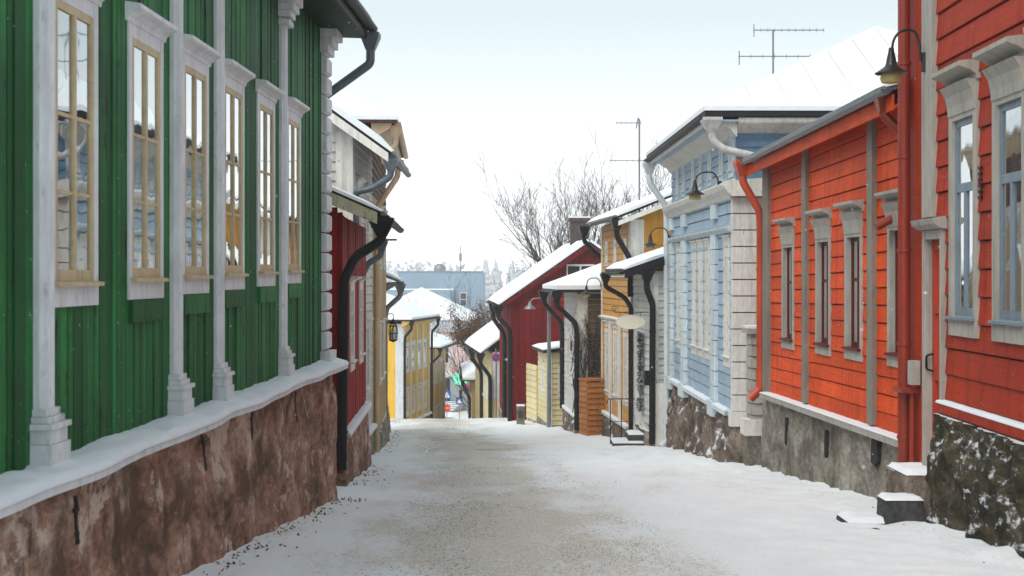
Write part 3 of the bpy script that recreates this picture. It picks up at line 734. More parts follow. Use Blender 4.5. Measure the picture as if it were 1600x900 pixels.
L3.pipe([(-.3, .84, 2.22), (-.3, .84, 2.02), (-.2, .45, 1.78), (-.1, .12, 1.72), (.1, .10, 1.4), (.1, .1, -3.9)], .07, 'zinc', rad=.14)
L3.pipe([(1.2, .53, .62), (1.2, .53, .45), (1.2, .25, .28), (1.2, .12, .0), (1.2, .12, -3.9)], .065, 'zinc', rad=.14)
L3.part('gutter_spout', MB().box(1.16, 1.24, .5, .86, .76, .80), 'zinc')
# ---- tan house with cream pipes
L4 = House('tan_house', 'tall tan house with cream downpipes on the left', (-3.42, 34.6), (-3.95, 44.4), -1)
window(L4, 2.2, .2, dict(PW, id='tanw')); window(L4, 5, .2, dict(PW, id='tanw')); window(L4, 7.6, .2, dict(PW, id='tanw'))
for x in (2.2, 5, 7.6): window(L4, x, -3, dict(PW, id='tanw'))
L4.shell(8, 3.6, 'tan'); L4.vert(0, L4.L, -4.2, 2.0, .2, 'tan'); L4.clap(0, L4.L, 2.0, 3.6, .2, 'brown_board')
L4.endclap(2.0, 5.2, .22, lambda h: (-3., min(.0, (3.6-h)/.6 if h > 3.6 else 0)), 'brown_board')
L4.found(0, L4.L, -4.2, .05, 'grey_plaster', .05, .1)
L4.part('cornice', MB().prism([(0, 3.35), (.12, 3.4), (.45, 3.6), (.5, 3.72), (0, 3.72)], -.1, L4.L, 0), 'cream_pipe')
hip(L4, -.25, L4.L+.2, .62, -8.4, 3.72, 2.6, 'brown_board', .10, .07)
L4.gutter(-.2, L4.L, .64, 3.74, .08, 'cream_pipe')
L4.pipe([(.15, .58, 3.5), (.15, .58, 3.2), (.15, .3, 2.95), (.15, .3, 2.75), (.15, .58, 2.6)][:4], .075, 'cream_pipe', rad=.12)
L4.pipe([(.8, .62, 2.72), (.8, .62, 2.5), (.8, .12, 1.75), (.8, .10, 1.4), (.8, .1, -4.5)], .072, 'cream_pipe', rad=.2)
# ---- low house with grey metal eave
L5 = House('grey_eave_house', 'low house with grey metal eave and pale downpipe just before the yellow house', (-4.13, 45.2), (-4.62, 52), -1)
for x in (2, 5): window(L5, x, -2.6, dict(PW, id='g5w', h=1.5))
L5.shell(7, -.25, 'tan'); L5.vert(0, L5.L, -4.6, -.3, .2, 'tan'); L5.found(0, L5.L, -4.6, .06, 'red_plaster', .05, .15)
L5.slope(-.3, L5.L+.2, .55, -.12, -3, 1.3, .08, 'zinc', .1); L5.slope(-.3, L5.L+.2, -6.6, -.12, -3, 1.3, .08, 'zinc', 0)
L5.gutter(-.3, L5.L+.2, .60, -.18, .09, 'grey_metal')
L5.pipe([(-.1, .58, -.42), (-.1, .58, -.62), (-.1, .16, -1.0), (-.1, .1, -1.3), (-.1, .1, -5.2)], .08, 'grey_metal', rad=.15)
L5.part('eave_board', MB().prism([(0, -.55), (.5, -.25), (.5, -.19), (0, -.22)], -.25, L5.L+.2, 0), 'grey_metal')
# ---- yellow house below the brow of the street
L6 = House('yellow_house', 'bright yellow two-storey house with white corner below the brow of the street', (-5.98, 78), (-4.95, 85.4), -1)
YW = dict(id='yelw', w=.95, h=1.75, cw=.13, ap=.15, hd=.2, pr=.05, dep=-.02, cor=(.1, .11, .05), cols=(0, .5, 1), rows=(0, .6, 1), cm='white_trim', sm='white_trim', sw=.06, cur='all')
for x in (.95, 2.55, 4.3, 5.9): window(L6, x, -5.35, YW); window(L6, x, -7.75, dict(YW, id='yelw2', h=1.6))
L6.shell(7, -2.6, 'yellow_board')
L6.part('front_board', MB().box(.45, L6.L, -.03, .02, -2.85, -2.6), 'yellow_board')
L6.vert(.45, L6.L, -8.2, -2.85, .2, 'yellow_board')
L6.part('end_wall', MB().box(-.03, 0, -3.5, -.42, -9.2, -2.6), 'yellow')
L6.part('corner_board', MB().box(-.06, .45, -.42, .05, -9.2, -2.6), 'white_trim')
for x in (1.75, 3.45, 5.1, 6.9): L6.part('pilaster', MB().box(x-.16, x+.16, 0, .09, -8.2, -2.6), 'cream_board')
L6.ledge(.45, L6.L, -8.15, .16, 'white_trim', .08, .06); L6.found(0, L6.L, -8.2, .04, 'rough_rock', .05, .05)
L6.part('cornice', MB().prism([(0, -2.8), (.3, -2.62), (.42, -2.52), (.42, -2.44), (0, -2.44)], -.35, L6.L+.3, 0), 'yellow_board')
hip(L6, -.4, L6.L+.35, .55, -7.4, -2.44, 1.9)
L6.gutter(-.4, L6.L+.35, .62, -2.42, .08, 'black_metal')
L6.pipe([(-.1, .5, -2.6), (-.1, .5, -2.9), (-.1, .14, -3.3), (-.1, .12, -3.6), (-.1, .12, -8.3)], .075, 'black_metal')
L6.pipe([(L6.L+.1, .5, -2.6), (L6.L+.1, .5, -2.9), (L6.L+.1, .14, -3.3), (L6.L+.1, .12, -3.6), (L6.L+.1, .12, -8.6)], .075, 'black_metal')
# ---- far tan house
L7 = House('far_tan_house', 'small tan house with snowy roof beyond the bright yellow house', (-5.45, 93), (-4.75, 101), -1)
for x in (1.5, 3.6, 5.8): window(L7, x, -7.3, dict(YW, id='ftw', h=1.7)); window(L7, x, -10.4, dict(YW, id='ftw', h=1.7))
L7.shell(7, -4.75, 'tan')
for x in (.2, 2.5, 4.7, 7): L7.part('pilaster', MB().box(x-.2, x+.2, -.04, .08, -11.5, -4.8), 'cream_board')
L7.vert(0, L7.L, -11.5, -4.8, .3, 'yellow_board'); L7.found(0, L7.L, -11.5, .03, 'grey_plaster', .04, .02)
hip(L7, -.5, L7.L+.4, .85, -7, -4.7, 1.5); L7.gutter(-.5, L7.L+.4, .92, -4.7, .08, 'black_metal')
L7.pipe([(-.3, .8, -4.85), (-.3, .8, -5.1), (-.3, .2, -5.7), (-.2, .14, -6), (-.2, .14, -11.6)], .075, 'black_metal')

# ================================================================== right side of the street
# ---- tall red house at the right edge
R1 = House('tall_red_house', 'tall brick-red clapboard house with grey framed windows at the right edge', (4.54+.015*17.0, 17.0), (4.54+.015*8, 8), -1)
R1W = dict(id='r1w', w=.96, h=2.83, cw=.12, ap=.20, hd=.54, pr=.05, dep=.0, cor=(.18, .19, .03), cols=(0, .5, 1), rows=(0, .66, 1), topwhole=True, tw=.09, cm='grey_trim', sm='blue_sash', sw=.07, mid=.085, cur='side', brk=True)
def sx1(Y): return (17.0-Y)*1.0001
for y in (14.90, 13.45, 12.0): window(R1, sx1(y), -.63, dict(R1W))
R1.holes.append((.74, 1.34, -2.05, .42))
R1.shell(8, 5.2, 'red_orange')
R1.clap(1.08, R1.L, -1.36, 5.2, .285, 'red_orange', th=.035, extra=[(.5, 1.42, -2.6, .62)])
R1.part('corner_board', MB().box(-.02, .64, -.05, .03, -2.6, 5.2), 'red_orange')
m = MB().box(.66, 1.08, .0, .08, .67, 5.2); R1.part('pilaster', m, 'grey_trim')
R1.ledge(1.38, R1.L, -1.38, .12, 'red_orange', .10, .03)
R1.found(1.40, R1.L, -1.5, .16, 'mossy_stone', .09, .10, .08, sc=2.2)
# door
m = MB(); m.box(.64, .74, -.05, .07, -2.3, .52); m.box(1.34, 1.42, -.05, .07, -2.3, .52); m.box(.74, 1.34, -.05, .066, .42, .52)
df = R1.part('door_frame', m, 'grey_trim')
R1.part('door_cornice', MB().prism([(0, .52), (.08, .53), (.16, .58), (.18, .64), (0, .67)], .54, 1.46, 0), 'grey_trim')
m = MB(); m.box(.74, .83, -.08, -.02, -2.03, .42); m.box(1.25, 1.34, -.08, -.02, -2.03, .42)
for a, b in ((.30, .42), (-.42, -.32), (-1.18, -1.0), (-2.03, -1.85)): m.box(.83, 1.25, -.08, -.022, a, b)
m.box(1.02, 1.06, -.08, -.024, -1.0, .30); m.box(.83, 1.25, -.075, -.05, -1.85, -1.18)
dr = R1.part('door', m, 'door_red')
for a, b in ((.83, 1.02), (1.06, 1.25)):
    for c, d in ((-.32, .30), (-1.0, -.42)): R1.part('pane', MB().add([(a, -.05, c), (b, -.05, c), (b, -.05, d), (a, -.05, d)], [(0, 1, 2, 3)]), 'glass', dr)
m = MB().tube(arc_path([(.79, -.03, -1.08), (.79, .06, -1.06), (.79, .06, -.90), (.79, -.03, -.88)], .03), .014, 6); R1.part('handle', m, 'black_metal', dr, sm=True)
# its own pipe, eave
R1.pipe([(.12, .55, 4.9), (.12, .55, 4.7), (.12, .14, 4.3), (.12, .14, -2.35)], .074, 'red_pipe', rad=.2)
R1.pipe([(.12, .14, -2.30), (.12, .14, -2.62), (.12, .34, -2.86)], .09, 'zinc', hopper=False, name='pipe_shoe', rad=.1)
R1.pipe([(.34, .10, -1.32), (.34, .10, -2.7)], .035, 'red_pipe', hopper=False, name='thin_pipe')
R1.part('pipe_bracket', MB().box(.02, .42, .04, .25, -1.36, -1.31), 'red_pipe')
R1.part('meter_box', MB().box(.36, .50, .05, .16, -1.26, -.98), 'grey_trim')
R1.slope(-.3, R1.L, .7, 5.2, -4, 7.8, .1, 'dark_roof', .1); R1.slope(-.3, R1.L, -8.4, 5.2, -4, 7.8, .1, 'dark_roof', 0)
m = MB()
for i in range(6): m.box(2.63, 2.72, .03, .05, .78+.06*i, .81+.06*i)
R1.part('vent', m, 'black_metal')
# ---- orange house
R2 = House('orange_house', 'low bright orange clapboard house with dark maroon windows on the right', (5.31-.0225*17.2, 17.2), (5.31-.0225*26.3, 26.3), 1, k=-.014)
R2W = dict(id='r2w', w=.94, h=2.24, cw=.11, ap=.16, hd=.50, pr=.04, dep=.05, cor=(.15, .16, .06), cols=(0, .5, 1), rows=(0, .62, 1), cm='grey_trim', sm='maroon', sw=.06, mw=.05, mid=.06, brk=True)
for y in (17.95, 20.12, 21.9, 24.4): window(R2, y-17.2, -1.14, R2W)
R2.shell(7, 2.2, 'orange')
R2.clap(.0, R2.L-.2, -2.0, 2.2, .235, 'orange', maxlen=6)
for y in (19.1, 23.0): R2.part('batten', MB().box(y-17.2-.13, y-17.2+.13, .0, .085, -1.96, 2.2), 'grey_brown_trim')
R2.part('corner_board', MB().box(R2.L-.45, R2.L+.03, .0, .085, -2.0, 2.2), 'grey_brown_trim')
R2.part('corner_board', MB().box(-.04, .16, .0, .07, -2.0, 2.2), 'grey_brown_trim')
R2.ledge(-.1, R2.L-.3, -2.0, .20, 'grey_trim', .09, .018, snowmat='ledge_snow')
R2.found(-.05, R2.L+.1, -2.09, .05, 'grey_plaster', .03, .06, .1)
for px, ya, yb in ((1228, 652, 695), (1290, 672, 715), (1367, 678, 728)):
    x = R2.S(px, .1); a, b = R2.H(px, yb, .1), R2.H(px, ya, .1); wd_ = .16 if px == 1367 else .05
    m = MB(); m.prism([(x-wd_, a+.08), (x-wd_*.3, a), (x+wd_, a+.03), (x+wd_*.8, b-.1), (x+wd_*.2, b), (x-wd_*.9, b-.03)], .0, .115, 1); R2.part('vent_hole', m, 'dark_room')
R2.part('soffit', MB().prism([(-.05, 2.2), (.33, 2.02), (.33, 2.06), (-.05, 2.26)], -.1, R2.L+.25, 0), 'orange')
R2.part('fascia', MB().box(-.1, R2.L+.25, .33, .36, 2.0, 2.19), 'orange')
R2.slope(-.12, R2.L+.28, .44, 2.27, -3.5, 3.25, .05, 'grey_metal', .09); R2.slope(-.12, R2.L+.28, -7.3, 2.2, -3.5, 3.25, .05, 'grey_metal', 0)
R2.gutter(-.12, R2.L+.28, .43, 2.25, .07, 'grey_metal')
R2.pipe([(R2.L+.2, .42, 2.12), (R2.L+.2, .42, 1.9), (R2.L+.12, .12, 1.35), (R2.L+.12, .1, 1.1), (R2.L+.12, .1, -1.7)], .075, 'orange_pipe', rad=.15)
R2.pipe([(R2.L+.12, .1, -1.6), (R2.L+.12, .1, -1.95), (R2.L+.12, .3, -2.15)], .085, 'orange_pipe', hopper=False, name='pipe_shoe', rad=.1)
R2.pipe([(.25, .36, 2.1), (.25, .36, 1.98), (.15, .1, 1.7), (.0, .1, 1.5)], .06, 'red_pipe', rad=.1, hs=.8)
R2.part('vent_pipe', MB().tube([(.95, .0, .78), (.95, .26, .64)], .055, 10), 'red_pipe')
R2.part('shutter_hook', MB().box(.42, .48, .0, .06, -1.05, -.85), 'rust')
# ---- blue house
def bx(Y): return 4.845-.0135*Y
R3 = House('blue_house', 'pale blue board house with white pilasters and small attic windows', (bx(28.5), 28.5), (bx(38.4), 38.4), 1)
BW = dict(id='r3w', w=.80, h=2.72, cw=.17, ap=.22, hd=.42, pr=.028, dep=-.016, cor=(.04, .12, .02), cols=(0, .5, 1), rows=(0, .33, .66, 1), cm='white_old', sm='white_old', sw=.04)
AW = dict(id='r3a', w=.50, h=.86, cw=.13, ap=.14, hd=.12, pr=.045, dep=-.03, cols=(0, .5, 1), rows=(0, 1), cm='pale_blue_trim', sm='white_old', sw=.03)
for y in (29.35, 32.0, 33.05, 34.1, 37.0): window(R3, y-28.5, -1.86, BW)
for px in (1060, 1070, 1085, 1097, 1111, 1129, 1144.5): window(R3, R3.S(px), 2.0, AW)
R3.shell(8, 3.02, 'blue')
R3.clap(.1, R3.L, -2.72, 1.75, .235, 'blue'); R3.clap(.0, R3.L, 1.95, 3.0, .22, 'blue')
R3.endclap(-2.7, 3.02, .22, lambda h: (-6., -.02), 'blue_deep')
R3.part('cornice', MB().prism([(0, 1.55), (.10, 1.57), (.14, 1.66), (.24, 1.74), (.28, 1.84), (.20, 1.9), (0, 1.97)], -.12, R3.L+.06, 0), 'white_old')
R3.part('cornice', MB().prism([(0, .88), (.10, .9), (.16, .97), (.17, 1.02), (0, 1.06)], -.02, R3.L, 0), 'pale_blue_trim')
h = -2.7; 
while h < 1.5:
    m = MB().box(-.075, .10, -.72, .06, h+.012, h+.318); m2 = MB()
    R3.part('quoin_block', m, 'white_old'); h += .33
R3.part('corner_base', MB().box(-.10, .14, -.74, .10, -3.0, -2.7), 'white_old')
R3.part('corner_entablature', MB().prism([(-.62, 1.6), (.12, 1.6), (.26, 1.8), (.26, 1.9), (-.62, 1.97)], -.26, -.03, 0), 'white_old')
for y, wd_ in ((30.75, .30), (35.6, .34), (38.1, .26)):
    x = y-28.5; h = -2.68
    while h < 1.5:
        if not (.86 < h+.16 < 1.08): R3.part('pilaster_block', MB().prism([(x-wd_, -.01), (x-wd_, .085), (x-wd_+.03, .11), (x+wd_-.03, .11), (x+wd_, .085), (x+wd_, -.01)], h+.008, h+.318, 2), 'pale_blue_trim')
        h += .326
    R3.part('pilaster_base', MB().box(x-wd_-.05, x+wd_+.05, 0, .17, -3.0, -2.68), 'pale_blue_trim')
R3.ledge(.35, R3.L, -2.74, .15, 'pale_blue_trim', .08, .05)
R3.found(-.05, R3.L+.1, -2.82, .05, 'rough_rock', .13, .12, .1, sc=1.5)
R3.part('cove', MB().prism([(0, 2.78), (.06, 2.82), (.12, 2.92), (.3, 3.02), (.34, 3.06), (0, 3.06)], -.3, R3.L+.2, 0), 'white_old')
R3.part('soffit', MB().box(-.42, R3.L+.3, .0, .58, 3.06, 3.10), 'blue')
R3.part('fascia', MB().box(-.44, R3.L+.3, .58, .62, 3.02, 3.16), 'white_old')
R3.part('end_cornice', MB().prism([(-.02, 2.86), (-.10, 2.88), (-.38, 3.04), (-.40, 3.08), (-.40, 3.14), (-.02, 3.14)], -8, -.01, 1), 'white_old')
hip(R3, -.46, R3.L+.32, .66, -8.6, 3.16, 2.4, 'dark_roof', .09, .11)
for i in range(6):      # standing seams of the sheet roof show through the thin snow
    o_ = -.3-i*.72; t = min(1., (.66-o_)/4.6)
    R3.part('roof_seam', MB().tube([(-.46+.03, o_, 3.38), (-.46+4.6*t*.96, o_, 3.38+2.4*t*.96)], .010, 5), 'old_white_pipe')
R3.gutter(-.46, R3.L+.3, .68, 3.16, .075, 'dark_roof')
R3.pipe([(-.34, .52, 2.96), (-.34, .50, 2.7), (-.36, .28, 2.52), (-.40, -.75, 2.28), (-.3, -.95, 2.0), (-.12, -.95, -1.)], .075, 'old_white_pipe', rad=.15, hs=1.25)
R3.pipe([(R3.L+.15, .60, 2.9), (R3.L+.15, .60, 2.55), (R3.L+.15, .15, 1.9), (R3.L+.15, .13, 1.6), (R3.L+.15, .13, -4.35)], .085, 'pale_pipe', rad=.2)
R3.pipe([(R3.L+.15, .13, -4.2), (R3.L+.15, .13, -4.45), (R3.L+.15, .3, -4.6)], .09, 'pale_pipe', hopper=False, name='pipe_shoe', rad=.1)
# gate pillar between the blue and the orange house
gp = House('gate_pillar', 'grey-green boarded gate pillar with cap between the blue and orange houses', (4.62, 27.35), (4.61, 27.85), 1, cat='pillar')
gp.part('core', MB().box(0, .5, -.45, -.03, gp.hb-.2, -1.05), 'pale_blue_trim')
gp.endclap(-2.9, -1.1, .22, lambda h: (-.46, 0.), 'grey_trim'); gp.clap(0, .5, -2.9, -1.1, .22, 'grey_trim')
gp.part('cap', MB().box(-.1, .58, -.55, .1, -1.1, -1.0), 'grey_trim'); gp.part('cap_snow', MB().box(-.08, .56, -.53, .08, -.998, -.95), 'snow')
gp.found(-.02, .52, -2.9, .06, 'grey_plaster', .03, .05); gp.part('plinth', MB().box(-.12, .4, -.3, .16, -3.05, -2.75), 'white_old')
# ---- small grey house with canopy
R4 = House('grey_board_house', 'small pale grey board house with black gutters beside the blue house', (3.86, 38.75), (3.6, 42.1), 1)
R4.holes.append((1.55, 2.6, -4.3, -1.75))
R4.shell(5, .15, 'pale_grey'); R4.clap(.25, R4.L, -4.1, .1, .2, 'pale_grey'); R4.endclap(-4.4, .12, .2, lambda h: (-3, -.1), 'pale_grey')
R4.part('corner_board', MB().box(-.06, .22, -.12, .05, -4.6, .1), 'white_old')
R4.part('post', MB().box(-.16, .02, -.32, -.02, -4.85, -2.9), 'white_old')
m = MB(); m.box(1.45, 1.58, -.05, .08, -4.3, -1.68); m.box(2.57, 2.70, -.05, .08, -4.3, -1.68); m.box(1.58, 2.57, -.05, .077, -1.75, -1.60)
df = R4.part('door_frame', m, 'white_old')
m = MB(); m.box(1.58, 1.74, -.10, -.04, -4.28, -1.76); m.box(2.41, 2.57, -.10, -.04, -4.28, -1.76)
for a, b in ((-1.9, -1.76), (-3.2, -3.0), (-4.28, -4.1)): m.box(1.74, 2.41, -.10, -.042, a, b)
m.box(1.74, 2.41, -.095, -.06, -4.1, -3.2); dr = R4.part('door', m, 'pale_blue_trim')
R4.part('pane', MB().add([(1.74, -.07, -3.0), (2.41, -.07, -3.0), (2.41, -.07, -1.9), (1.74, -.07, -1.9)], [(0, 1, 2, 3)]), 'glass', dr)
R4.part('handle', MB().tube([(1.68, -.04, -3.1), (1.68, .03, -3.1), (1.78, .03, -3.1)], .014, 6), 'black_metal', dr)
R4.found(-.02, R4.L, -4.3, .05, 'rough_rock', .07, .08)
R4.slope(-.25, R4.L+.05, .85, .18, -2.6, 1.35, .09, 'dark_roof', .12); R4.slope(-.25, R4.L, -5, .3, -2.6, 1.35, .09, 'dark_roof', 0)
R4.part('bargeboard', MB().prism([(.84, -.05), (.84, .10), (-2.6, 1.26), (-2.6, 1.08)], -.28, -.24, 0), 'dark_roof')
R4.part('soffit', MB().box(-.2, R4.L, 0, .8, .02, .05), 'white_old')
R4.gutter(-.25, R4.L, .90, .13, .08, 'black_metal')
R4.pipe([(R4.L-.3, .88, -.08), (R4.L-.3, .88, -.3), (R4.L-.2, .30, -.62), (R4.L-.1, .1, -.9), (R4.L-.1, .1, -4.6)], .07, 'black_metal')
R4.pipe([(-.18, .22, -.02), (-.18, .22, -.35), (-.18, .06, -.75), (-.18, .08, -4.55)], .085, 'black_metal', rad=.15)
R4.part('letter_box', MB().box(-.3, -.12, .12, .30, -2.95, -2.55), 'black_metal')
# ---- ochre house
R5 = House('ochre_house', 'ochre two-storey board house with white trim in the middle of the right side', (3.59, 42.4), (3.08, 48.4), 1)
OW = dict(id='r5w', w=.92, h=2.5, cw=.14, ap=.16, hd=.35, pr=.03, dep=-.018, cor=(.08, .12, .06), cols=(0, .5, 1), rows=(0, .5, 1), cm='white_old', sm='white_old', sw=.045)
OA = dict(id='r5a', w=.52, h=.84, cw=.12, ap=.12, hd=.12, pr=.045, dep=-.035, cols=(0, 1), rows=(0, 1), cm='white_old', sm='white_old', sw=.03)
for x in (1.1, 3.1, 4.9): window(R5, x, -3.95, OW); window(R5, x, .35, OA)
R5.shell(6.5, 1.75, 'ochre'); R5.clap(.35, R5.L-.15, -4.55, 1.7, .2, 'ochre')
R5.part('end_wall', MB().prism([(-.04, -4.8), (-.04, 1.72), (-3.2, 3.1), (-6.4, 1.72), (-6.4, -4.8)], -.03, 0, 0), 'ochre_gable')
R5.part('corner_board', MB().box(-.06, .34, -.34, .06, -4.7, 1.7), 'white_old'); R5.part('corner_board', MB().box(R5.L-.15, R5.L+.02, 0, .05, -4.7, 1.7), 'white_old')
for x in (2.1, 4.0): R5.part('pilaster', MB().box(x-.16, x+.16, 0, .08, -4.5, -1.4), 'white_old')
R5.part('cornice', MB().prism([(0, -1.45), (.1, -1.42), (.16, -1.34), (0, -1.28)], 0, R5.L, 0), 'white_old')
R5.part('belt', MB().box(0, R5.L, 0, .07, -.02, .10), 'white_old')
R5.ledge(.34, R5.L, -4.52, .14, 'white_old', .08, .05); R5.found(-.02, R5.L, -4.6, .05, 'rough_rock', .1, .1)
R5.slope(-.45, R5.L+.2, .52, 1.78, -3.2, 3.25, .07, 'dark_roof', .14); R5.slope(-.45, R5.L+.2, -6.9, 1.78, -3.2, 3.25, .07, 'dark_roof', .1)
R5.part('bargeboard', MB().prism([(.5, 1.5), (.5, 1.64), (-3.2, 3.12), (-3.2, 2.96)], -.49, -.44, 0), 'white_old')
R5.gutter(-.45, R5.L+.2, .57, 1.74, .08, 'black_metal')
R5.pipe([(-.3, .52, 1.5), (-.3, .52, 1.2), (-.2, .12, .55), (-.2, .1, .2), (-.2, .1, -.6)], .085, 'black_metal', rad=.2)
R5.pipe([(R5.L+.1, .62, 1.5), (R5.L+.1, .62, 1.2), (R5.L+.1, -.10, .5), (R5.L+.1, -.12, .3), (R5.L+.1, -.12, -4.9)], .085, 'black_metal', rad=.2)
# ---- small vine-grown house
R6 = House('vine_house', 'small white and ochre house with vines and snowy hipped roof before the red barn', (2.32, 49.3), (2.0, 54), 1)
window(R6, 1.3, -3.9, dict(OW, id='r6w', h=2.0)); window(R6, 3.2, -3.9, dict(OW, id='r6w', h=2.0))
R6.shell(5, -.55, 'white_old'); R6.clap(.3, R6.L, -5.0, -.55, .2, 'lilac_white'); R6.endclap(-5.2, -.6, .2, lambda h: (-4, -.3), 'brown_vine_wall')
R6.part('corner_board', MB().box(-.06, .30, -.30, .05, -5.2, -.6), 'white_old'); R6.ledge(.3, R6.L, -4.9, .12, 'white_old', .06, .05); R6.found(-.03, R6.L, -5.0, .05, 'rough_rock', .1, .12)
hip(R6, -.4, R6.L+.3, .80, -5.2, -.55, 1.1, 'dark_roof', .14, .1); R6.gutter(-.4, R6.L+.3, .86, -.50, .08, 'black_metal')
R6.pipe([(-.2, .80, -.75), (-.2, .80, -1.0), (-.2, .15, -1.6), (-.2, .1, -1.9), (-.2, .1, -5.3)], .09, 'black_metal', rad=.2)
R6.pipe([(R6.L, .80, -.75), (R6.L, .80, -1.0), (R6.L, .15, -1.7), (R6.L, .1, -2.), (R6.L, .1, -5.0)], .09, 'black_metal', rad=.2)
R6.part('round_sign', MB().prism([(1.95+.16*math.cos(t*.5236), -2.5+.2*math.sin(t*.5236)) for t in range(12)], .05, .08, 1), 'maroon')
def vines(Hs, x, o0, o1, h0, h1, n, face='end'):
    m = MB()
    for i in range(n):
        o = random.uniform(o0, o1); h = random.uniform(h0, h0+(h1-h0)*.5); p = []
        L = random.uniform(.5, 1.)*(h1-h)
        for k in range(9):
            t = k/8; p.append((x-.05-.05*abs(nz(i, t*3)), o+.35*nz(i*1.7, t*2.2, 3), h+L*t))
        m.tube(p, [.016*(1-.75*k/8) for k in range(9)], 4)
        for k in range(2, 8):
            a = Vector(p[k]); b = a+Vector((random.uniform(-.08, 0), random.uniform(-.3, .3), random.uniform(-.25, .25))); m.tube([a, (a+b)/2+Vector((-.03, 0, .03)), b], [.008, .006, .003], 3)
    return Hs.part('vine', m, 'twig')
vines(R6, -.06, -1.2, .3, -5.0, -.9, 34) 
# ---- cream shed
R9 = House('cream_shed', 'small cream board shed with thin snow on its roof before the red barn', (1.43, 55.2), (1.08, 58.2), 1, cat='shed')
window(R9, 1.5, -4.7, dict(OW, id='r9w', h=1.4, w=.8))
R9.shell(2.4, -2.95, 'cream_board'); R9.clap(0.1, R9.L, -5.8, -2.95, .21, 'cream_board'); R9.endclap(-6.0, -2.95, .21, lambda h: (-2.3, -.1), 'cream_board')
R9.part('corner_board', MB().box(-.05, .12, -.12, .05, -6.1, -2.95), 'white_old'); R9.found(-.02, R9.L, -5.7, .03, 'grey_plaster', .04, .06)
R9.slope(-.2, R9.L+.1, .25, -2.85, -2.6, -2.5, .12, 'dark_roof', .09)
R9.part('end_window', MB().box(-.06, -.02, -.9, -.35, -4.7, -3.5), 'white_old')
fn = House('cream_fence', 'cream horizontal board fence against the red barn wall', (1.02, 58.3), (.62, 60.1), 1, cat='fence')
fn.part('post', MB().box(0, .12, -.12, .0, -6.3, -3.7), 'cream_board'); fn.part('post', MB().box(fn.L-.12, fn.L, -.12, .0, -6.4, -3.7), 'cream_board'); fn.clap(0, fn.L, -5.95, -3.65, .22, 'cream_board')
# ---- red barn
R7 = House('red_barn', 'dark red barn with gable and snowy roof where the street bends', (-.02, 60.6), (-.62, 72), 1, cat='barn')
R7.shell(6.6, -.9, 'barn_red', th=.05); R7.vert(.0, R7.L, -6.9, -.95, .26, 'barn_red')
o = -6.6
while o < 0:
    wv = random.uniform(.2, .28); oc = min(o+wv, 0); mid = (o+oc)/2
    R7.part('plank', MB().prism([(o+.006, -6.6), (oc-.006, -6.6), (oc-.006, -.9+.70*min(-oc, 6.6+oc)), (o+.006, -.9+.70*min(-o, 6.6+o))], -.035+random.uniform(-.008, .008), 0, 0), 'barn_red'); o += wv
R7.part('gable_wall', MB().prism([(0, -.95), (-3.3, 1.36), (-6.6, -.95)], .005, .05, 0), 'barn_red')
R7.part('corner_board', MB().box(-.07, .2, -.28, .04, -6.7, -.9), 'barn_red')
R7.slope(-.3, R7.L+.3, .55, -1.2, -3.3, 1.50, .07, 'dark_roof', .13); R7.slope(-.3, R7.L+.3, -7.15, -1.2, -3.3, 1.50, .07, 'dark_roof', .13)
R7.part('bargeboard', MB().prism([(.5, -1.42), (.5, -1.25), (-3.3, 1.42), (-3.3, 1.2)], -.34, -.29, 0), 'barn_red'); R7.part('bargeboard', MB().prism([(-7.1, -1.42), (-7.1, -1.25), (-3.3, 1.42), (-3.3, 1.2)], -.34, -.29, 0), 'barn_red')
fr = R7.part('gable_window', MB().box(-.08, -.03, -3.55, -2.35, -.2, .52), 'white_old')
for a in (-3.48, -2.9): R7.part('pane', MB().box(-.095, -.082, a, a+.5, -.12, .44), 'dark_room', fr)
R7.gutter(-.3, R7.L+.3, .60, -1.24, .1, 'black_metal')
R7.pipe([(-.2, .58, -1.45), (-.2, .58, -1.75), (-.15, .12, -2.2), (-.12, .08, -2.5), (-.12, .08, -6.3)], .10, 'black_metal', rad=.2)
R7.pipe([(4.0, .62, -1.45), (4.0, .62, -1.9), (4.0, .2, -2.5), (4.0, .12, -2.8), (4.0, .12, -6.7)], .10, 'black_metal', rad=.2)
R7.part('foundation', MB().box(-.06, R7.L, -6.6, .05, -8, -6.55), 'rough_rock')
# ---- small yellow house past the barn
R8 = House('yellow_gable_house', 'small yellow house with steep snowy roof past the red barn', (-1.05, 73.5), (-2.15, 84), 1)
window(R8, 2, -6.6, dict(YW, id='r8w')); window(R8, 5, -6.6, dict(YW, id='r8w'))
R8.shell(6, -3.9, 'yellow'); R8.clap(0, R8.L, -9.3, -3.95, .24, 'cream_board'); R8.endclap(-8.6, -3.9, .24, lambda h: (-3, -.1), 'cream_board')
R8.part('end_panel', MB().box(-.06, -.03, -1.8, -.05, -6.3, -3.9), 'white_trim'); R8.part('far_gable', MB().prism([(0, -4), (-3, -1.3), (-6, -4)], R8.L-.05, R8.L, 0), 'yellow')
R8.slope(-.3, R8.L+.4, .6, -3.95, -3, -1.3, .08, 'dark_roof', .14); R8.slope(-.3, R8.L+.4, -6.6, -3.95, -3, -1.3, .08, 'dark_roof', .14)
R8.gutter(-.3, R8.L+.4, .66, -4.0, .1, 'black_metal'); R8.found(0, R8.L, -8.9, .04, 'rough_rock', .05, .05)
R8.pipe([(-.2, .6, -4.2), (-.2, .6, -4.5), (-.2, .14, -5.1), (-.2, .1, -5.4), (-.2, .1, -8.3)], .10, 'black_metal', rad=.2)
R8.pipe([(5, .64, -4.2), (5, .64, -4.5), (5, .2, -5.1), (5, .12, -5.4), (5, .12, -9.4)], .10, 'black_metal', rad=.2)
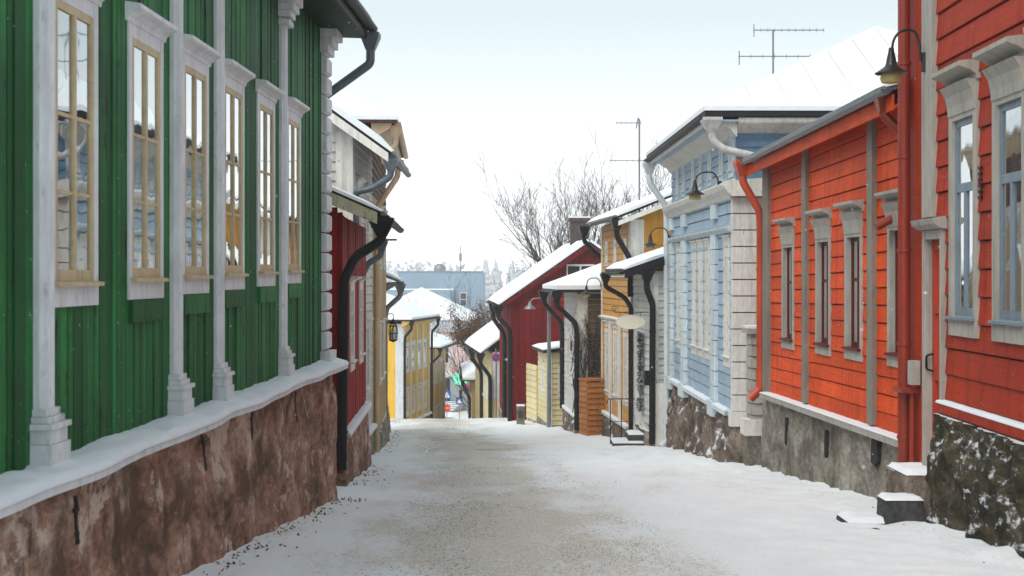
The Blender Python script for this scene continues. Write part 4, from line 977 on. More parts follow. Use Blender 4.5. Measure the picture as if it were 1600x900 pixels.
R10 = House('far_cream_house', 'far cream house with low snowy eave behind the small yellow house', (-2.5, 90), (-3.1, 104), 1)
window(R10, 2, -9.3, dict(YW, id='r10w')); window(R10, 6, -9.6, dict(YW, id='r10w'))
R10.shell(6, -6.6, 'tan'); R10.vert(0, R10.L, -11.6, -6.65, .3, 'yellow_board'); hip(R10, -.4, R10.L+.4, .6, -6.4, -6.6, 1.6); R10.gutter(-.4, R10.L, .66, -6.6, .09, 'black_metal')
R10.pipe([(4, .62, -6.8), (4, .62, -7.1), (4, .2, -7.9), (4, .12, -8.2), (4, .12, -11.5)], .10, 'black_metal', rad=.2)

# ================================================================== far end of the street
PB = House('pink_building', 'pink and grey rendered building with stairs closing the foot of the street', (-14, 134), (-3.7, 134), -1, cat='building')
PB.n = Vector((0, -1)); PB.sg = -1     # front looks up the street
FW = dict(id='pbw', w=1.1, h=2.0, cw=.12, ap=.12, hd=.16, pr=.05, dep=.02, cols=(0, .5, 1), rows=(0, .6, 1), cm='white_trim', sm='white_trim', sw=.07, mw=.05)
for X in (-12.2, -9.4, -6.35): window(PB, X+14, -8.35, FW)
PB.shell(12, -4.2, 'pink', h0=-12.7, oi=0.)
PB.part('ground_storey', MB().box(0, PB.L, .0, .06, -12.6, -9.45), 'grey_render')
PB.part('string_course', MB().box(-.05, PB.L+.05, 0, .18, -9.44, -9.1), 'white_trim')
PB.part('cornice', MB().prism([(0, -4.95), (.15, -4.9), (.45, -4.5), (.5, -4.2), (0, -4.2)], -.3, PB.L+.3, 0), 'white_trim')
PB.part('string_course', MB().box(-.05, PB.L+.05, 0, .12, -5.35, -5.2), 'grey_render')
PB.part('vent_grille', MB().box(8.0, 9.2, 0, .05, -5.15, -4.98), 'sign_white')
hip(PB, -.6, PB.L+.5, .7, -12.5, -4.2, 2.9, 'grey_metal', .15)
m = MB(); x = -6.6+14; m.box(x-.55, x+.75, .05, .10, -11.75, -9.6); dr = PB.part('door', m, 'black_metal')
for a in (x-.42, x+.13): PB.part('pane', MB().box(a, a+.45, .10, .112, -11.2, -9.8), 'dark_room', dr)
for i in range(5): st_ = PB.part('step', MB().box(x-.8, x+1.2+.2*i, .06, .5+.32*(5-i)*.9, -12.55+.0*i, -12.42+.16*i), 'grey_render'); PB.part('step_snow', MB().box(x-.8, x+1.2+.2*i, .47+.32*(4-i)*.9, .5+.32*(5-i)*.9, -12.418+.16*i, -12.36+.16*i), 'snow', st_)
cs = thing('shop_sign', 'glowing green crown-shaped sign on the grey wall at the foot of the street', 'sign', (-4.85, 133.78, E-9.75))
cr = [(-.75, -.05), (-.95, .45), (-.72, .55), (-.5, .35), (-.28, .72), (0, .85), (.28, .72), (.5, .35), (.72, .55), (.95, .45), (.75, -.05), (.62, -.42), (.2, -.5), (-.2, -.5), (-.62, -.42)]
obj('panel', MB().prism([(a*.85, b*.85) for a, b in cr], -.08, .0, 1).mesh('panel'), 'green_sign', cs)
for a, b in ((-.35, .1), (0, .35), (.35, .1), (-.3, -.25), (.3, -.25)): obj('emblem', MB().prism([(a+.1*math.cos(t), b+.1*math.sin(t)) for t in (i*math.pi/4 for i in range(8))], -.10, -.082, 1).mesh('emblem'), 'sign_blue' if b > .3 else 'sign_white', cs)
obj('bracket', MB().box(-.6, .6, 0, .2, -.05, .05).mesh('bracket'), 'grey_metal', cs)
GB = House('grey_modern_building', 'flat-roofed blue-grey modern building behind the pink building', (-16.5, 205), (-4.2, 205), -1, cat='building'); GB.n = Vector((0, -1)); GB.sg = -1
GB.shell(18, .6, 'blue_grey_render', h0=-13, oi=0.); GB.part('parapet', MB().box(-.1, GB.L+.1, -.1, .06, .6, .78), 'grey_metal')
GB.part('wing', MB().box(-6, 8.2, .02, 6, -13, -1.9), 'blue_grey_render'); GB.part('wing_roof_snow', MB().box(-6, 8.2, .02, 6.05, -1.89, -1.75), 'snow'); GB.part('roof_snow', MB().box(0, GB.L, -18, -.12, .61, .72), 'snow')
fr = GB.part('window', MB().box(9.0, 9.95, .0, .06, -4.3, -2.3), 'sign_white')
for a in (-4.2, -3.25): GB.part('pane', MB().box(9.08, 9.87, .06, .075, a, a+.85), 'dark_room', fr)
mast = thing('roof_mast', 'thin mast with box on the roof of the blue-grey building', 'mast', (-7.6, 210, E+.7))
obj('pole', MB().tube([(0, 0, 0), (0, 0, 3.9)], [.09, .05], 8).mesh('pole'), 'grey_metal', mast); obj('antenna_box', MB().box(-.2, .2, -.15, .15, 1.6, 2.7).mesh('antenna_box'), 'grey_metal', mast)
dm = thing('roof_dome', 'small rounded vent dome on the blue-grey building roof', 'vent', (-10.6, 209, E+.7)); me = MB().lathe((0, 0, 0), [(.9, 0), (.9, .5), (.75, .9), (.4, 1.15), (0, 1.2)], 14).mesh('dome'); smooth(me); obj('dome', me, 'grey_metal', dm)

# ---- traffic signs and street furniture at the foot
def sign_post(label, X, Y, top, plates, r=.035):
    z = g(Y); t = thing('traffic_sign', label, 'sign', (X, Y, E+z)); obj('post', MB().tube([(0, 0, -.1), (0, 0, top-z)], r, 8).mesh('post'), 'grey_metal', t)
    for nm, shape, mat, zc, sz, dx in plates:
        zc = zc-z
        if shape == 'disc': poly = [(dx+sz*math.cos(a*math.pi/10), zc+sz*math.sin(a*math.pi/10)) for a in range(20)]
        elif shape == 'sq': poly = [(dx-sz, zc-sz), (dx+sz, zc-sz), (dx+sz, zc+sz), (dx-sz, zc+sz)]
        elif shape == 'tri': poly = [(dx-sz, zc-sz*.8), (dx+sz, zc-sz*.8), (dx, zc+sz)]
        elif shape == 'bar': poly = [(dx-sz, zc-sz*.22), (dx+sz, zc-sz*.22), (dx+sz, zc+sz*.22), (dx-sz, zc+sz*.22)]
        else: poly = [(dx+a*sz, zc+b*sz) for a, b in shape]
        d = plates.index((nm, shape, mat, zc+z, sz, dx))*.006
        obj(nm, MB().prism(poly, -.06-d, -.045-d, 1).mesh(nm), mat, t)
    return t
walker = [(-.45, -.8), (-.1, -.1), (-.12, .3), (-.4, .1), (-.35, .35), (0, .55), (0, .85), (.2, .85), (.2, .55), (.4, .1), (.15, .25), (.15, -.1), (.45, -.8), (.22, -.8), (0, -.3), (-.2, -.8)]
sign_post('blue pedestrian crossing sign above red round sign at street foot', -5.72, 125, -9.9,
          [('crossing_plate', 'sq', 'sign_blue', -10.4, .34, 0), ('triangle', 'tri', 'sign_white', -10.42, .27, 0), ('figure', walker, 'black_metal', -10.45, .17, 0),
           ('red_disc', 'disc', 'sign_red', -11.55, .33, 0), ('yellow_bar', 'bar', 'sign_yellow', -11.55, .24, 0)])
sign_post('blue round pedestrian and cycle sign on pole before the far stairs', -3.42, 121, -9.1, [('blue_disc', 'disc', 'sign_blue', -9.5, .36, 0), ('figure', walker, 'sign_white', -9.5, .22, 0)])
sign_post('small red sign on pole beside the blue round sign', -4.05, 130, -9.9, [('red_plate', 'sq', 'sign_red', -10.1, .26, 0)])
tl = sign_post('crossing sign on a tall pole in front of the grey wall', -4.65, 126, -9.9, [('crossing_plate', 'sq', 'sign_blue', -11.0, .30, 0), ('triangle', 'tri', 'sign_white', -11.02, .24, 0)])
obj('signal_head', MB().box(-.02, .22, -.2, .02, 1.75, 2.55).mesh('signal_head'), 'black_metal', tl)
npk = sign_post('round no parking sign with red ring beside the barn corner', -.74, 66, -3.35, [('red_ring', 'disc', 'sign_red', -3.76, .20, 0), ('blue_disc', 'disc', 'sign_blue', -3.76, .155, 0), ('slash', [(-.8, .6), (-.6, .8), (.8, -.6), (.6, -.8)], 'sign_red', -3.76, .16, 0)])
for X, Y, lb in ((-2.95, 119, 'dark grey wheeled bin at the right kerb near the street foot'), (-2.55, 116, 'shorter grey wheeled bin beside the dark bin at the street foot')):
    b = thing('wheeled_bin', lb, 'bin', (X, Y, E+g(Y))); hh = 1.5 if X < -2.9 else 1.2
    me = MB().add([(-.28, -.3, .08), (.28, -.3, .08), (.28, .3, .08), (-.28, .3, .08), (-.36, -.4, hh), (.36, -.4, hh), (.36, .4, hh), (-.36, .4, hh)], [(3, 2, 1, 0), (4, 5, 6, 7), (0, 1, 5, 4), (1, 2, 6, 5), (2, 3, 7, 6), (3, 0, 4, 7)]).mesh('body'); obj('body', me, 'black_metal' if X < -2.9 else 'grey_metal', b)
    obj('lid', MB().prism([(-.42, hh), (.42, hh+.02), (.42, hh+.06), (-.3, hh+.14), (-.42, hh+.1)], -.38, .38, 0).mesh('lid'), 'black_metal', b)
    for sx_ in (-.3, .24): obj('wheel', MB().tube([(sx_, .3, .12), (sx_+.06, .3, .12)], .12, 12).mesh('wheel'), 'black_rubber', b)
def car(label, X, Y, rz, mat):
    t = thing('parked_car', label, 'car', (X, Y, E+g(Y)), rz, 'cars parked at the foot of the street')
    def loft(secs):
        m = MB(); n = len(secs[0])
        m.v = [p for s_ in secs for p in s_]
        for i in range(len(secs)-1):
            for k in range(n): m.f.append((i*n+k, i*n+(k+1) % n, (i+1)*n+(k+1) % n, (i+1)*n+k))
        m.f += [tuple(range(n))[::-1], tuple(range((len(secs)-1)*n, len(secs)*n))]; return m
    def sec(x, z0, z1, w0, w1, r_=.08): return [(x, -w0, z0), (x, -w0, z1-r_), (x, -w1, z1), (x, w1, z1), (x, w0, z1-r_), (x, w0, z0)]
    me = loft([sec(-2.1, .35, .75, .72, .6), sec(-1.95, .22, .92, .84, .76), sec(-.9, .2, .98, .88, .8), (sec(.9, .2, .96, .88, .8)), sec(1.7, .22, .86, .84, .74), sec(2.1, .35, .66, .7, .58)]).mesh('body'); smooth(me, 30); obj('body', me, mat, t)
    me = loft([sec(-1.85, .93, .96, .76, .7, .01), sec(-1.35, .93, 1.40, .78, .58), sec(-.4, .93, 1.47, .79, .6), sec(.35, .93, 1.40, .78, .57), sec(1.05, .93, .97, .76, .7, .01)]).mesh('cabin'); smooth(me, 30); cb = obj('cabin', me, mat, t)
    for sy in (-1, 1):
        for a, b in ((-1.2, -.45), (-.38, .45)): obj('side_window', MB().add([(a, sy*.80, .98), (b, sy*.80, .98), (b-.12, sy*.70, 1.33), (a+.08, sy*.70, 1.33)], [(0, 1, 2, 3), (3, 2, 1, 0)]).mesh('side_window'), 'dark_room', cb)
        obj('headlight', MB().box(1.9, 2.09, sy*.6-.12, sy*.6+.12, .56, .70).mesh('headlight'), 'sign_white', t); obj('tail_light', MB().box(-2.1, -1.97, sy*.62-.1, sy*.62+.1, .62, .82).mesh('tail_light'), 'sign_red', t)
        for wx in (-1.3, 1.3):
            wh = obj('wheel', MB().tube([(wx, sy*.68, .31), (wx, sy*.90, .31)], .31, 18).mesh('wheel'), 'black_rubber', t); obj('rim', MB().tube([(wx, sy*.885, .31), (wx, sy*.91, .31)], .19, 14).mesh('rim'), 'grey_metal', wh)
    obj('windscreen', MB().add([(1.0, -.66, 1.0), (1.0, .66, 1.0), (.43, .54, 1.36), (.43, -.54, 1.36)], [(0, 1, 2, 3), (3, 2, 1, 0)]).mesh('windscreen'), 'dark_room', cb)
    obj('rear_window', MB().add([(-1.82, -.64, 1.0), (-1.82, .64, 1.0), (-1.44, .54, 1.34), (-1.44, -.54, 1.34)], [(0, 1, 2, 3), (3, 2, 1, 0)]).mesh('rear_window'), 'dark_room', cb)
car('teal parked car on the left at the foot of the street', -4.9, 109.5, R(8), 'car_teal'); car('white parked car on the right of the teal car', -3.0, 114, R(100), 'car_white')

# ---- objects along the street
gooseneck('black gooseneck lamp with yellowish glass on the tall red house', R1.W(.80, .09, 2.45), Vector((-1, -.05, 0)), .36, .36, .26, .185)
gooseneck('black gooseneck lamp on the blue house cornice beside the orange downpipe', R3.W(.55, .2, 1.85), Vector((-1, -.1, 0)), .50, .28, .22, .2)
gooseneck('black gooseneck lamp at the far end of the blue house by the white downpipe', R3.W(R3.L-.3, .1, 1.0), Vector((-1, 0, 0)), .50, .3, .22, .2)
gooseneck('small gooseneck lamp at the near end of the vine-grown house', Vector((3.05, 48.3, E-.35)), Vector((-1, -.0, 0)), .50, .3, .3, .18)
# street lamp pole
sp = thing('street_lamp', 'thin grey street lamp pole with pale bell lamp before the red barn', 'street lamp', (1.42, 54.6, E+g(54.6)))
zt = -.55-g(54.6)
obj('pole', MB().tube([(0, 0, -.1), (0, 0, zt*.5), (0, 0, zt)], [.085, .075, .06], 10).mesh('pole'), 'grey_metal', sp)
me = MB().tube(arc_path([(0, 0, zt-.35), (-.3, 0, zt-.28), (-.62, 0, zt-.3), (-.72, 0, zt-.42)], .12), .022, 6).mesh('arm'); obj('arm', me, 'grey_metal', sp)
me = MB().lathe((-.73, 0, zt-.45), [(.03, .06), (.05, 0), (.09, -.1), (.22, -.22), (.23, -.25), (.1, -.2)], 16).mesh('shade'); smooth(me); obj('shade', me, 'grey_metal', sp)
obj('cap', MB().lathe((0, 0, zt), [(.07, 0), (.05, .08), (0, .1)], 8).mesh('cap'), 'grey_metal', sp)
obj('arm', MB().tube([(0, 0, zt-.3), (.9, -.05, zt-.34)], .014, 5).mesh('arm'), 'grey_metal', sp)
# oval sign
ov = thing('oval_sign', 'blank cream oval sign hanging from a scrolled bracket by the grey house', 'sign', (3.28, 39.4, E-1.26))
me = MB().prism([(.40*math.cos(t), .19*math.sin(t)) for t in (i*math.pi/16 for i in range(32))], -.02, .02, 1).mesh('plate'); obj('plate', me, 'oval_cream', ov)
me = MB(); me.tube([(-.45, 0, .27), (.75, 0, .27)], .014, 6); me.tube([(-.28, 0, .27), (-.28, 0, .14)], .008, 5); me.tube([(.28, 0, .27), (.28, 0, .14)], .008, 5)
sc_ = [(-.45+.09*(1-i/18)*math.cos(i*.55)-.0, 0, .36+.09*(1-i/18)*math.sin(i*.55)) for i in range(18)]; me.tube(sc_, .010, 5)
obj('bracket', me.mesh('bracket'), 'black_metal', ov); obj('rim', MB().tube([(.40*math.cos(t), -.02, .19*math.sin(t)) for t in (i*math.pi/16 for i in range(33))], .012, 5).mesh('rim'), 'white_old', ov)
# wrought iron lantern
ln = thing('hanging_lantern', 'black wrought-iron lantern on a scrolled bracket in front of the yellow house', 'lantern', (-4.18, 50, E-1.95))
m = MB()
for k in range(8):
    a = k*math.pi/4; m.tube([(.14*math.cos(a), .14*math.sin(a), -.28), (.16*math.cos(a), .16*math.sin(a), 0.), (.14*math.cos(a), .14*math.sin(a), .2), (.03*math.cos(a), .03*math.sin(a), .34)], .014, 5)
for h_, r_ in ((-.28, .15), (-.05, .165), (.2, .15)): m.tube([(r_*math.cos(k*math.pi/8), r_*math.sin(k*math.pi/8), h_) for k in range(17)], .014, 5)
obj('cage', m.mesh('cage'), 'black_metal', ln); obj('bottom_plate', MB().lathe((0, 0, -.3), [(.02, -.06), (.15, 0), (.15, .03), (0, .03)], 12).mesh('bottom_plate'), 'black_metal', ln)
obj('cap', MB().lathe((0, 0, .3), [(.12, 0), (.06, .1), (.02, .16), (0, .2)], 12).mesh('cap'), 'black_metal', ln)
m = MB(); m.tube(arc_path([(-.28, 0, .25), (-.22, 0, .6), (-.05, 0, .66), (.02, 0, .58), (0, 0, .45)], .1), .014, 6); obj('bracket', m.mesh('bracket'), 'black_metal', ln)
obj('candle_glass', MB().lathe((0, 0, -.25), [(.08, 0), (.09, .25), (.05, .4)], 10).mesh('candle_glass'), 'oval_cream', ln)
# spruce garland beside the grey house door
gd = thing('spruce_garland', 'dark green spruce garland hanging beside the grey house door', 'garland', R4.W(1.42, .12, -3.75))
m = MB(); m.tube([(0, 0, 0), (.02, .03, 1.), (0, 0, 2.15)], .03, 5)
for i in range(900):
    h_ = random.uniform(-.05, 2.2); a = random.uniform(0, 6.28); r_ = random.uniform(.08, .19)*(.8+.4*nz(h_*3, 1)); p = Vector((.02*nz(h_, 2), 0, h_)); d = Vector((math.cos(a), math.sin(a), random.uniform(-.7, .2)))*r_; q = Vector((-math.sin(a), math.cos(a), .4))*.022
    m.add([p-q*.3, p+d*.6-q, p+d, p+d*.6+q], [(0, 1, 2, 3)])
obj('needles', m.mesh('needles'), 'green_needle', gd)
# steps, blocks, gate
def block(name, label, cat, X, Y, w_, d_, h_, mat, top=.04, tp=.02, rz=0):
    t = thing(name, label, cat, (X, Y, E+g(Y)-.03), rz)
    v = [(-w_/2, -d_/2, -.1), (w_/2, -d_/2, -.1), (w_/2, d_/2, -.1), (-w_/2, d_/2, -.1), (-w_/2+tp, -d_/2+tp, h_), (w_/2-tp, -d_/2+tp, h_), (w_/2-tp, d_/2-tp, h_), (-w_/2+tp, d_/2-tp, h_)]
    o = obj('stone', MB().add(v, [(3, 2, 1, 0), (4, 5, 6, 7), (0, 1, 5, 4), (1, 2, 6, 5), (2, 3, 7, 6), (3, 0, 4, 7)]).mesh('stone'), mat, t)
    bv = o.modifiers.new('bevel', 'BEVEL'); bv.width = .025; bv.segments = 2
    m = MB()
    def f(u, v_):
        e = min(u, 1-u, v_, 1-v_)*8; e = min(1, e)**.5
        return ((u-.5)*(w_-tp*1.5), (v_-.5)*(d_-tp*1.5), h_+.003+top*e*(1+.25*nz(u*3+X, v_*3)))
    m.grid(10, 10, f); me = m.mesh('snow_cap'); smooth(me); obj('snow_cap', me, 'snow', t); return t
block('stone_block', 'dark square stone block capped with snow by the red downpipe', 'stone', 4.30, 15.75, .46, .42, .34, 'dark_step')
block('flat_slab', 'low flat stone slab mostly under snow in front of the stone block', 'stone', 3.98, 15.9, .6, .7, .10, 'dark_step', .05)
block('door_step', 'snowy stone step below the red door of the tall red house', 'step', 4.62, 16.25, .5, .9, .62, 'rough_rock', .05)
block('stone_step', 'lower broad stone step at the grey house door', 'step', 3.28, 40.2, .95, 1.3, .20, 'dark_step')
block('stone_step', 'upper stone step against the grey house door', 'step', 3.55, 40.35, .6, 1.1, .42, 'dark_step')
rl = thing('hand_rail', 'thin black iron hand rail beside the stone steps of the grey house', 'railing', (2.85, 41.2, E+g(41.2)))
m = MB()
for x_ in (0, .32, .64): m.tube([(x_, 0, 0), (x_, 0, 1.35)], .014, 6)
m.tube([(-.12, 0, 1.2), (-.05, 0, 1.35), (.7, 0, 1.35)], .016, 6); m.tube([(0, 0, .7), (.64, 0, .7)], .010, 6); obj('rail', m.mesh('rail'), 'black_metal', rl)
gt = House('wooden_gate', 'orange-brown horizontal board gate beside the vine-grown house', (2.52, 47.6), (2.30, 48.3), 1, cat='gate')
gt.part('post', MB().box(0, .12, -.1, 0, gt.hb-.1, -3.5), 'ochre_gate'); gt.clap(0, gt.L, gt.hb+.08, -3.5, .19, 'ochre_gate'); gt.endclap(gt.hb+.05, -3.55, .19, lambda h: (-.62, -.02), 'ochre_gate')
gt.part('cap_board', MB().box(-.05, gt.L, -.64, .05, -3.5, -3.44), 'ochre_gate')
pst = thing('stone_post', 'short grey concrete post at the foot of the red barn', 'post', (.35, 57.6, E+g(57.6))); obj('shaft', MB().prism([(-.17, -.1), (.17, -.1), (.16, .78), (-.16, .78)], -.15, .15, 1).mesh('shaft'), 'grey_plaster', pst); obj('recess', MB().box(-.1, .1, -.165, -.152, .3, .62).mesh('recess'), 'dark_step', pst); obj('snow_cap', MB().box(-.17, .17, -.16, .16, .782, .84).mesh('snow_cap'), 'snow', pst)
# aerials
def yagi(m, x0, x1, y, z, n, el):
    m.tube([(x0, y, z), (x1, y, z)], .014, 5)
    for i in range(n):
        x = x0+(x1-x0)*i/(n-1); l = el*(1-.35*i/n); m.tube([(x, y-l, z-.02), (x, y+l, z+.02)], .006, 4); m.tube([(x, y, z-.05), (x, y, z+.05)], .006, 4)
Y = 33.; mp = lambda px, py, Y: ((px-CX)/FP*Y, (CY-py)/FP*Y)
an = thing('roof_aerial', 'tall double aerial on the snowy blue house roof', 'antenna', (mp(1208, 140, Y)[0], Y, E+3.9), 0, 'aerials')
m = MB().tube([(0, 0, -.2), (0, 0, mp(0, 47, Y)[1]-3.9)], .022, 6); obj('mast', m.mesh('mast'), 'grey_metal', an)
bxp = mp(1208, 0, Y)[0]; m = MB(); z = mp(0, 47, Y)[1]-3.9; yagi(m, mp(1178, 0, Y)[0]-bxp, mp(1287, 0, Y)[0]-bxp, 0, z, 11, .12); m.tube([(mp(1178, 0, Y)[0]-bxp, 0, z-.16), (mp(1178, 0, Y)[0]-bxp, 0, z+.14)], .012, 5); obj('upper_aerial', m.mesh('upper_aerial'), 'grey_metal', an)
m = MB(); yagi(m, mp(1155, 0, Y)[0]-bxp, mp(1284, 0, Y)[0]-bxp, 0, mp(0, 88, Y)[1]-3.9, 8, .2); z = mp(0, 88, Y)[1]-3.9; m.tube([(mp(1155, 0, Y)[0]-bxp, 0, z-.2), (mp(1155, 0, Y)[0]-bxp, 0, z+.12)], .014, 5); obj('lower_aerial', m.mesh('lower_aerial'), 'grey_metal', an)
Y = 46.; zr = 2.6; bxp = mp(999, 0, Y)[0]
an = thing('roof_aerial', 'slim aerial mast on the ochre house roof before the bare trees', 'antenna', (bxp, Y, E+zr), 0, 'aerials')
obj('mast', MB().tube([(0, 0, -.6), (0, 0, mp(0, 186, Y)[1]-zr)], .03, 6).mesh('mast'), 'grey_metal', an)
m = MB(); yagi(m, mp(963, 0, Y)[0]-bxp, .05, 0, mp(0, 192, Y)[1]-zr, 6, .1); z = mp(0, 192, Y)[1]-zr; m.tube([(-.1, 0, z-.18), (-.04, 0, z+.18)], .02, 5); obj('upper_aerial', m.mesh('upper_aerial'), 'grey_metal', an)
m = MB(); yagi(m, mp(953, 0, Y)[0]-bxp, mp(1024, 0, Y)[0]-bxp, 0, mp(0, 251, Y)[1]-zr, 9, .2); obj('lower_aerial', m.mesh('lower_aerial'), 'grey_metal', an)
ch = thing('brick_chimney', 'dark brick chimney rising behind the red barn gable', 'chimney', (mp(905, 0, 66)[0], 66, E-.2)); obj('stack', MB().box(-.42, .42, -.4, .4, -3, 2.75).mesh('stack'), 'chimney_brick', ch); obj('cap', MB().box(-.5, .5, -.48, .48, 2.75, 2.9).mesh('cap'), 'chimney_brick', ch); obj('snow_cap', MB().box(-.46, .46, -.44, .44, 2.903, 2.97).mesh('snow_cap'), 'snow', ch)

# ---- bare trees
def tree(label, X, Y, height, seed, stems=3, spread=.45, r0=.16, name='bare_tree', gens=5, mat='twig', leaves=None, lean=0., base=None, bole=0., tw=.0045, kids=3):
    rd = random.Random(seed); z0 = g(Y) if base is None else base
    t = thing(name, label, 'tree', (X, Y, E+z0)); A, B = MB(), MB(); ends = []
    def br(p, d, L, r, gen):
        n = 5 if gen < 3 else 3; pts = [p]; rs = [r]; q = p.copy(); dd = d.copy()
        for i in range(n):
            dd = (dd+Vector((rd.uniform(-1, 1), rd.uniform(-1, 1), rd.uniform(-.25, .6)))*.13).normalized(); q = q+dd*(L/n); pts.append(q.copy()); rs.append(max(tw, r*(1-.6*(i+1)/n)))
        (A if gen < 2 else B).tube(pts, rs, 6 if gen < 2 else (4 if gen < 3 else 3), caps=False)
        if gen >= gens: ends.append(q); return
        k = kids+(1 if gen < 3 else 0)
        for j in range(k):
            f = rd.uniform(.3, 1.) if j else 1.; idx = min(n, max(1, int(f*n))); a = rd.uniform(0, 6.283); sp_ = rd.uniform(.25, .8)*(.6 if j == 0 else 1)
            pd = dd.orthogonal().normalized(); pd = (Matrix.Rotation(a, 3, dd) @ pd); nd = (dd+pd*sp_+Vector((0, 0, .15))).normalized()
            br(pts[idx], nd, L*rd.uniform(.5, .78), max(tw, rs[idx]*rd.uniform(.55, .8)), gen+1)
    if bole: A.tube([(0, 0, -.3), (.06, 0, bole*.5), (0, 0, bole)], [r0*2.1, r0*1.8, r0*1.5], 8)
    for i in range(stems):
        a = i*6.283/stems+rd.uniform(-.5, .5); d = Vector((math.cos(a)*spread*rd.uniform(.5, 1.1)+lean, math.sin(a)*spread*.6, 1)).normalized()
        br(Vector((math.cos(a)*.1, math.sin(a)*.1, bole-.2)), d, height*rd.uniform(.36, .46), r0*rd.uniform(.75, 1.1), 0)
    me = A.mesh('trunk'); smooth(me, 80); obj('trunk', me, mat, t); obj('crown', B.mesh('crown'), mat, t)
    if leaves:
        m = MB()
        for q in ends:
            for _ in range(leaves):
                p = q+Vector((rd.gauss(0, .12), rd.gauss(0, .12), rd.gauss(0, .12))); a = Vector((rd.uniform(-1, 1), rd.uniform(-1, 1), rd.uniform(-1, 1))).normalized()*.06; b = a.orthogonal().normalized()*.04; m.add([p-a, p+b, p+a, p-b], [(0, 1, 2, 3)])
        obj('leaves', m.mesh('leaves'), 'brown_leaf', t)
    return t
tree('large bare tree with spreading trunks rising behind the red barn', 3.1, 78, 7.0, 5, 7, 1.0, .17, kids=2, tw=.008, bole=7.6, gens=6)
tree('slender bare tree right of the brick chimney', 4.9, 84, 9.0, 9, 5, .6, .13, kids=3, tw=.008, bole=6.5, gens=5)
tree('tall thin bare tree behind the ochre house roof', 7.2, 82, 8.5, 21, 4, .3, .08, kids=2, gens=5, tw=.010, bole=8)
tree('faint bare tree nearest the blue house roof', 8.6, 86, 7.5, 33, 3, .25, .06, kids=2, gens=5, tw=.010, bole=8)
tree('low bare bushy tree left of the red barn roof', .8, 98, 13.2, 41, 5, .5, .10, kids=3, gens=4, tw=.008)
tree('small bare tree above the yellow gable house', -1.2, 104, 12.4, 47, 4, .45, .09, kids=3, gens=4, tw=.008)
tree('twiggy brown-leaved tree overhanging the street foot', -1.9, 89, 4.4, 53, 5, .6, .07, kids=3, gens=4, leaves=5, lean=-.04, bole=4.4, name='leafy_tree', tw=.007)
tree('small bare bush behind the grey metal eave', -7.4, 96, 9.8, 61, 3, .5, .06, kids=3, gens=3, tw=.012)
# ---- far wood on the hill, its fading into haze put into the pale colour
rd = random.Random(3); m = MB()
for i in range(240):
    Y = rd.uniform(330, 470); X = rd.uniform(-75, 45); hgt = rd.uniform(7, 13); b = -13+(Y-330)*.05
    if rd.random() < .55:
        for k in range(6):
            r_ = hgt*.22*(1-k/6)+.15; m.lathe((X, Y, E+b+hgt*(.12+.14*k)), [(r_, 0), (r_*.35, hgt*.17), (0, hgt*.22)], 7)
    else:
        for k in range(26):
            p = Vector((X+rd.gauss(0, hgt*.18), Y+rd.gauss(0, 1.5), E+b+hgt*rd.uniform(.35, 1))); a = Vector((rd.uniform(-1, 1), rd.uniform(-1, 1), rd.uniform(-.5, 1)))*1.1; c = a.orthogonal().normalized()*.7; m.add([p-a, p+c, p+a, p-c], [(0, 1, 2, 3)])
        m.tube([(X, Y, E+b-.3), (X, Y, E+b+hgt*.8)], [.3, .1], 5)
tag(obj('far_wood', m.mesh('far_wood'), 'haze_pale_tree'), 'faint snowy wood on the far hill, haze painted into its colour', 'wood', kind='stuff')
m = MB().grid(30, 12, lambda u, v: (-260+520*u, 300+195*v, E-13.2+8.5*math.sin(v*1.5)*(1+.15*nz(u*6, v*3)))); me = m.mesh('hill'); smooth(me, 180); tag(obj('hill', me, 'snow'), kind='structure')
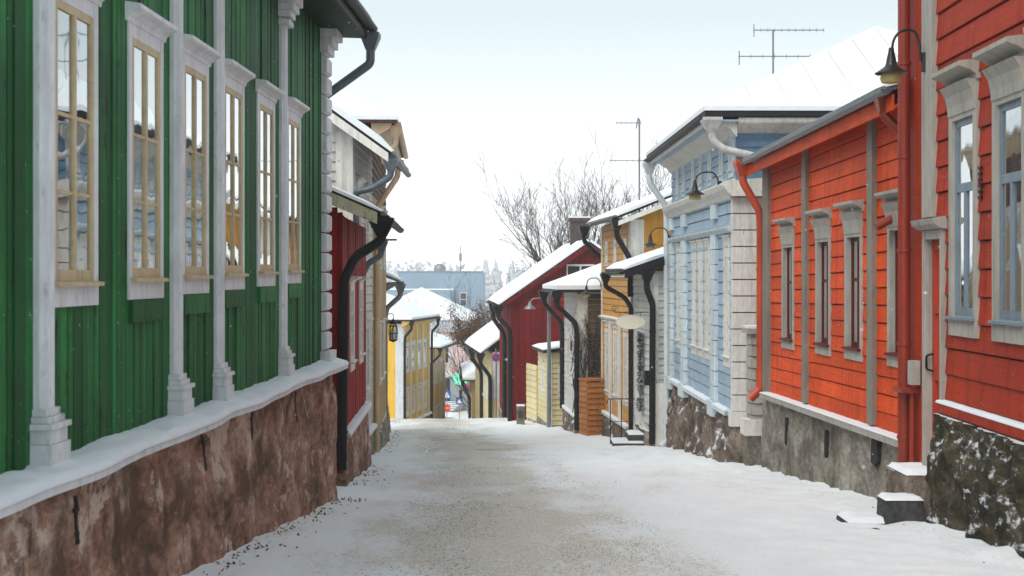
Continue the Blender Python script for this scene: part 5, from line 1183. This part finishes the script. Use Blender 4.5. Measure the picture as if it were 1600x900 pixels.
# ---- loose stones, leaves and grass along the foot of the walls
rd = random.Random(8); m = MB(); ml = MB()
def pebble(m, p, r):
    v = [(p[0]+r*a*rd.uniform(.7, 1.3), p[1]+r*b*rd.uniform(.7, 1.3), p[2]+r*c*rd.uniform(.5, .9)) for a, b, c in ((1, 0, 0), (0, 1, 0), (-1, 0, 0), (0, -1, 0), (0, 0, 1), (0, 0, -1))]; m.add(v, [(0, 1, 4), (1, 2, 4), (2, 3, 4), (3, 0, 4), (1, 0, 5), (2, 1, 5), (3, 2, 5), (0, 3, 5)])
for Hs, o0, amt in ((L1, .22, 260), (L2, .18, 60), (L4, .2, 60), (L5, .3, 60), (R2, .16, 200), (R3, .22, 260), (R1, .3, 90), (R5, .2, 80), (R6, .2, 80), (R7, .2, 90), (R9, .2, 60)):
    for i in range(amt):
        x = rd.uniform(0, Hs.L); o = o0+abs(rd.gauss(0, .18)); p = Hs.W(x, o, 0); z = g(p.y)+E+.03
        if rd.random() < .45: pebble(m, (p.x, p.y, z), rd.uniform(.008, .022))
        else:
            a = Vector((rd.uniform(-1, 1), rd.uniform(-1, 1), rd.uniform(.2, 1.2)))*.035; b = Vector((rd.uniform(-.02, .02), rd.uniform(-.02, .02), 0)); q = Vector((p.x, p.y, z)); ml.add([q-b, q+b, q+a+b*.3], [(0, 1, 2)])
k = 0
while k < 22000:      # grit strewn on the worn middle of the street
    Y = 7+70*rd.random()**1.7; d = rd.gauss(0, .85)
    if nz(d*1.2, Y*.35, 6)+.35 < rd.random()*.9: continue
    k += 1; pebble(m, (interp(CLN, Y)+.15+d*1.35, Y, g(Y)+E-.004), rd.uniform(.0025, .0052)*(1+Y/60))
tag(obj('grit', m.mesh('grit'), 'grit'), 'loose grit and pebbles on the snow', 'grit', kind='stuff'); tag(obj('dead_grass', ml.mesh('dead_grass'), 'brown_leaf'), 'dead grass blades along the foot of the walls', 'grass', kind='stuff')
bc = thing('brick_lump', 'small broken brick lying on the snow near the stone block', 'brick', (3.78, 14.9, E+g(14.9)+.01), .4); me = MB().box(-.07, .07, -.04, .04, 0, .05).mesh('lump'); o = obj('lump', me, 'rust', bc); bv = o.modifiers.new('bevel', 'BEVEL'); bv.width = .012
# ---- falling snow
m = MB(); rd = random.Random(77)
for i in range(2600):
    p = (rd.uniform(-6, 8), rd.uniform(3, 60), 0); r_ = rd.uniform(.003, .0065); z = g(p[1])+E+rd.uniform(.2, 9); pebble(m, (p[0], p[1], z), r_)
tag(obj('falling_snow', m.mesh('falling_snow'), 'snow'), 'snowflakes drifting down over the street', 'snowflakes', kind='stuff')
# ---- air
mh = bpy.data.materials.new('haze'); mh.use_nodes = True; nt = mh.node_tree; nt.nodes.remove(nt.nodes['Principled BSDF'])
pv = nt.nodes.new('ShaderNodeVolumePrincipled'); pv.inputs['Color'].default_value = (.99, .99, 1, 1); pv.inputs['Density'].default_value = .0009; pv.inputs['Anisotropy'].default_value = .2
nt.links.new(pv.outputs[0], nt.nodes['Material Output'].inputs['Volume'])
tag(obj('haze', MB().box(-310, 310, -40, 510, E-15, E+12).mesh('haze'), mh), 'snowy haze filling the air', 'haze', kind='stuff')
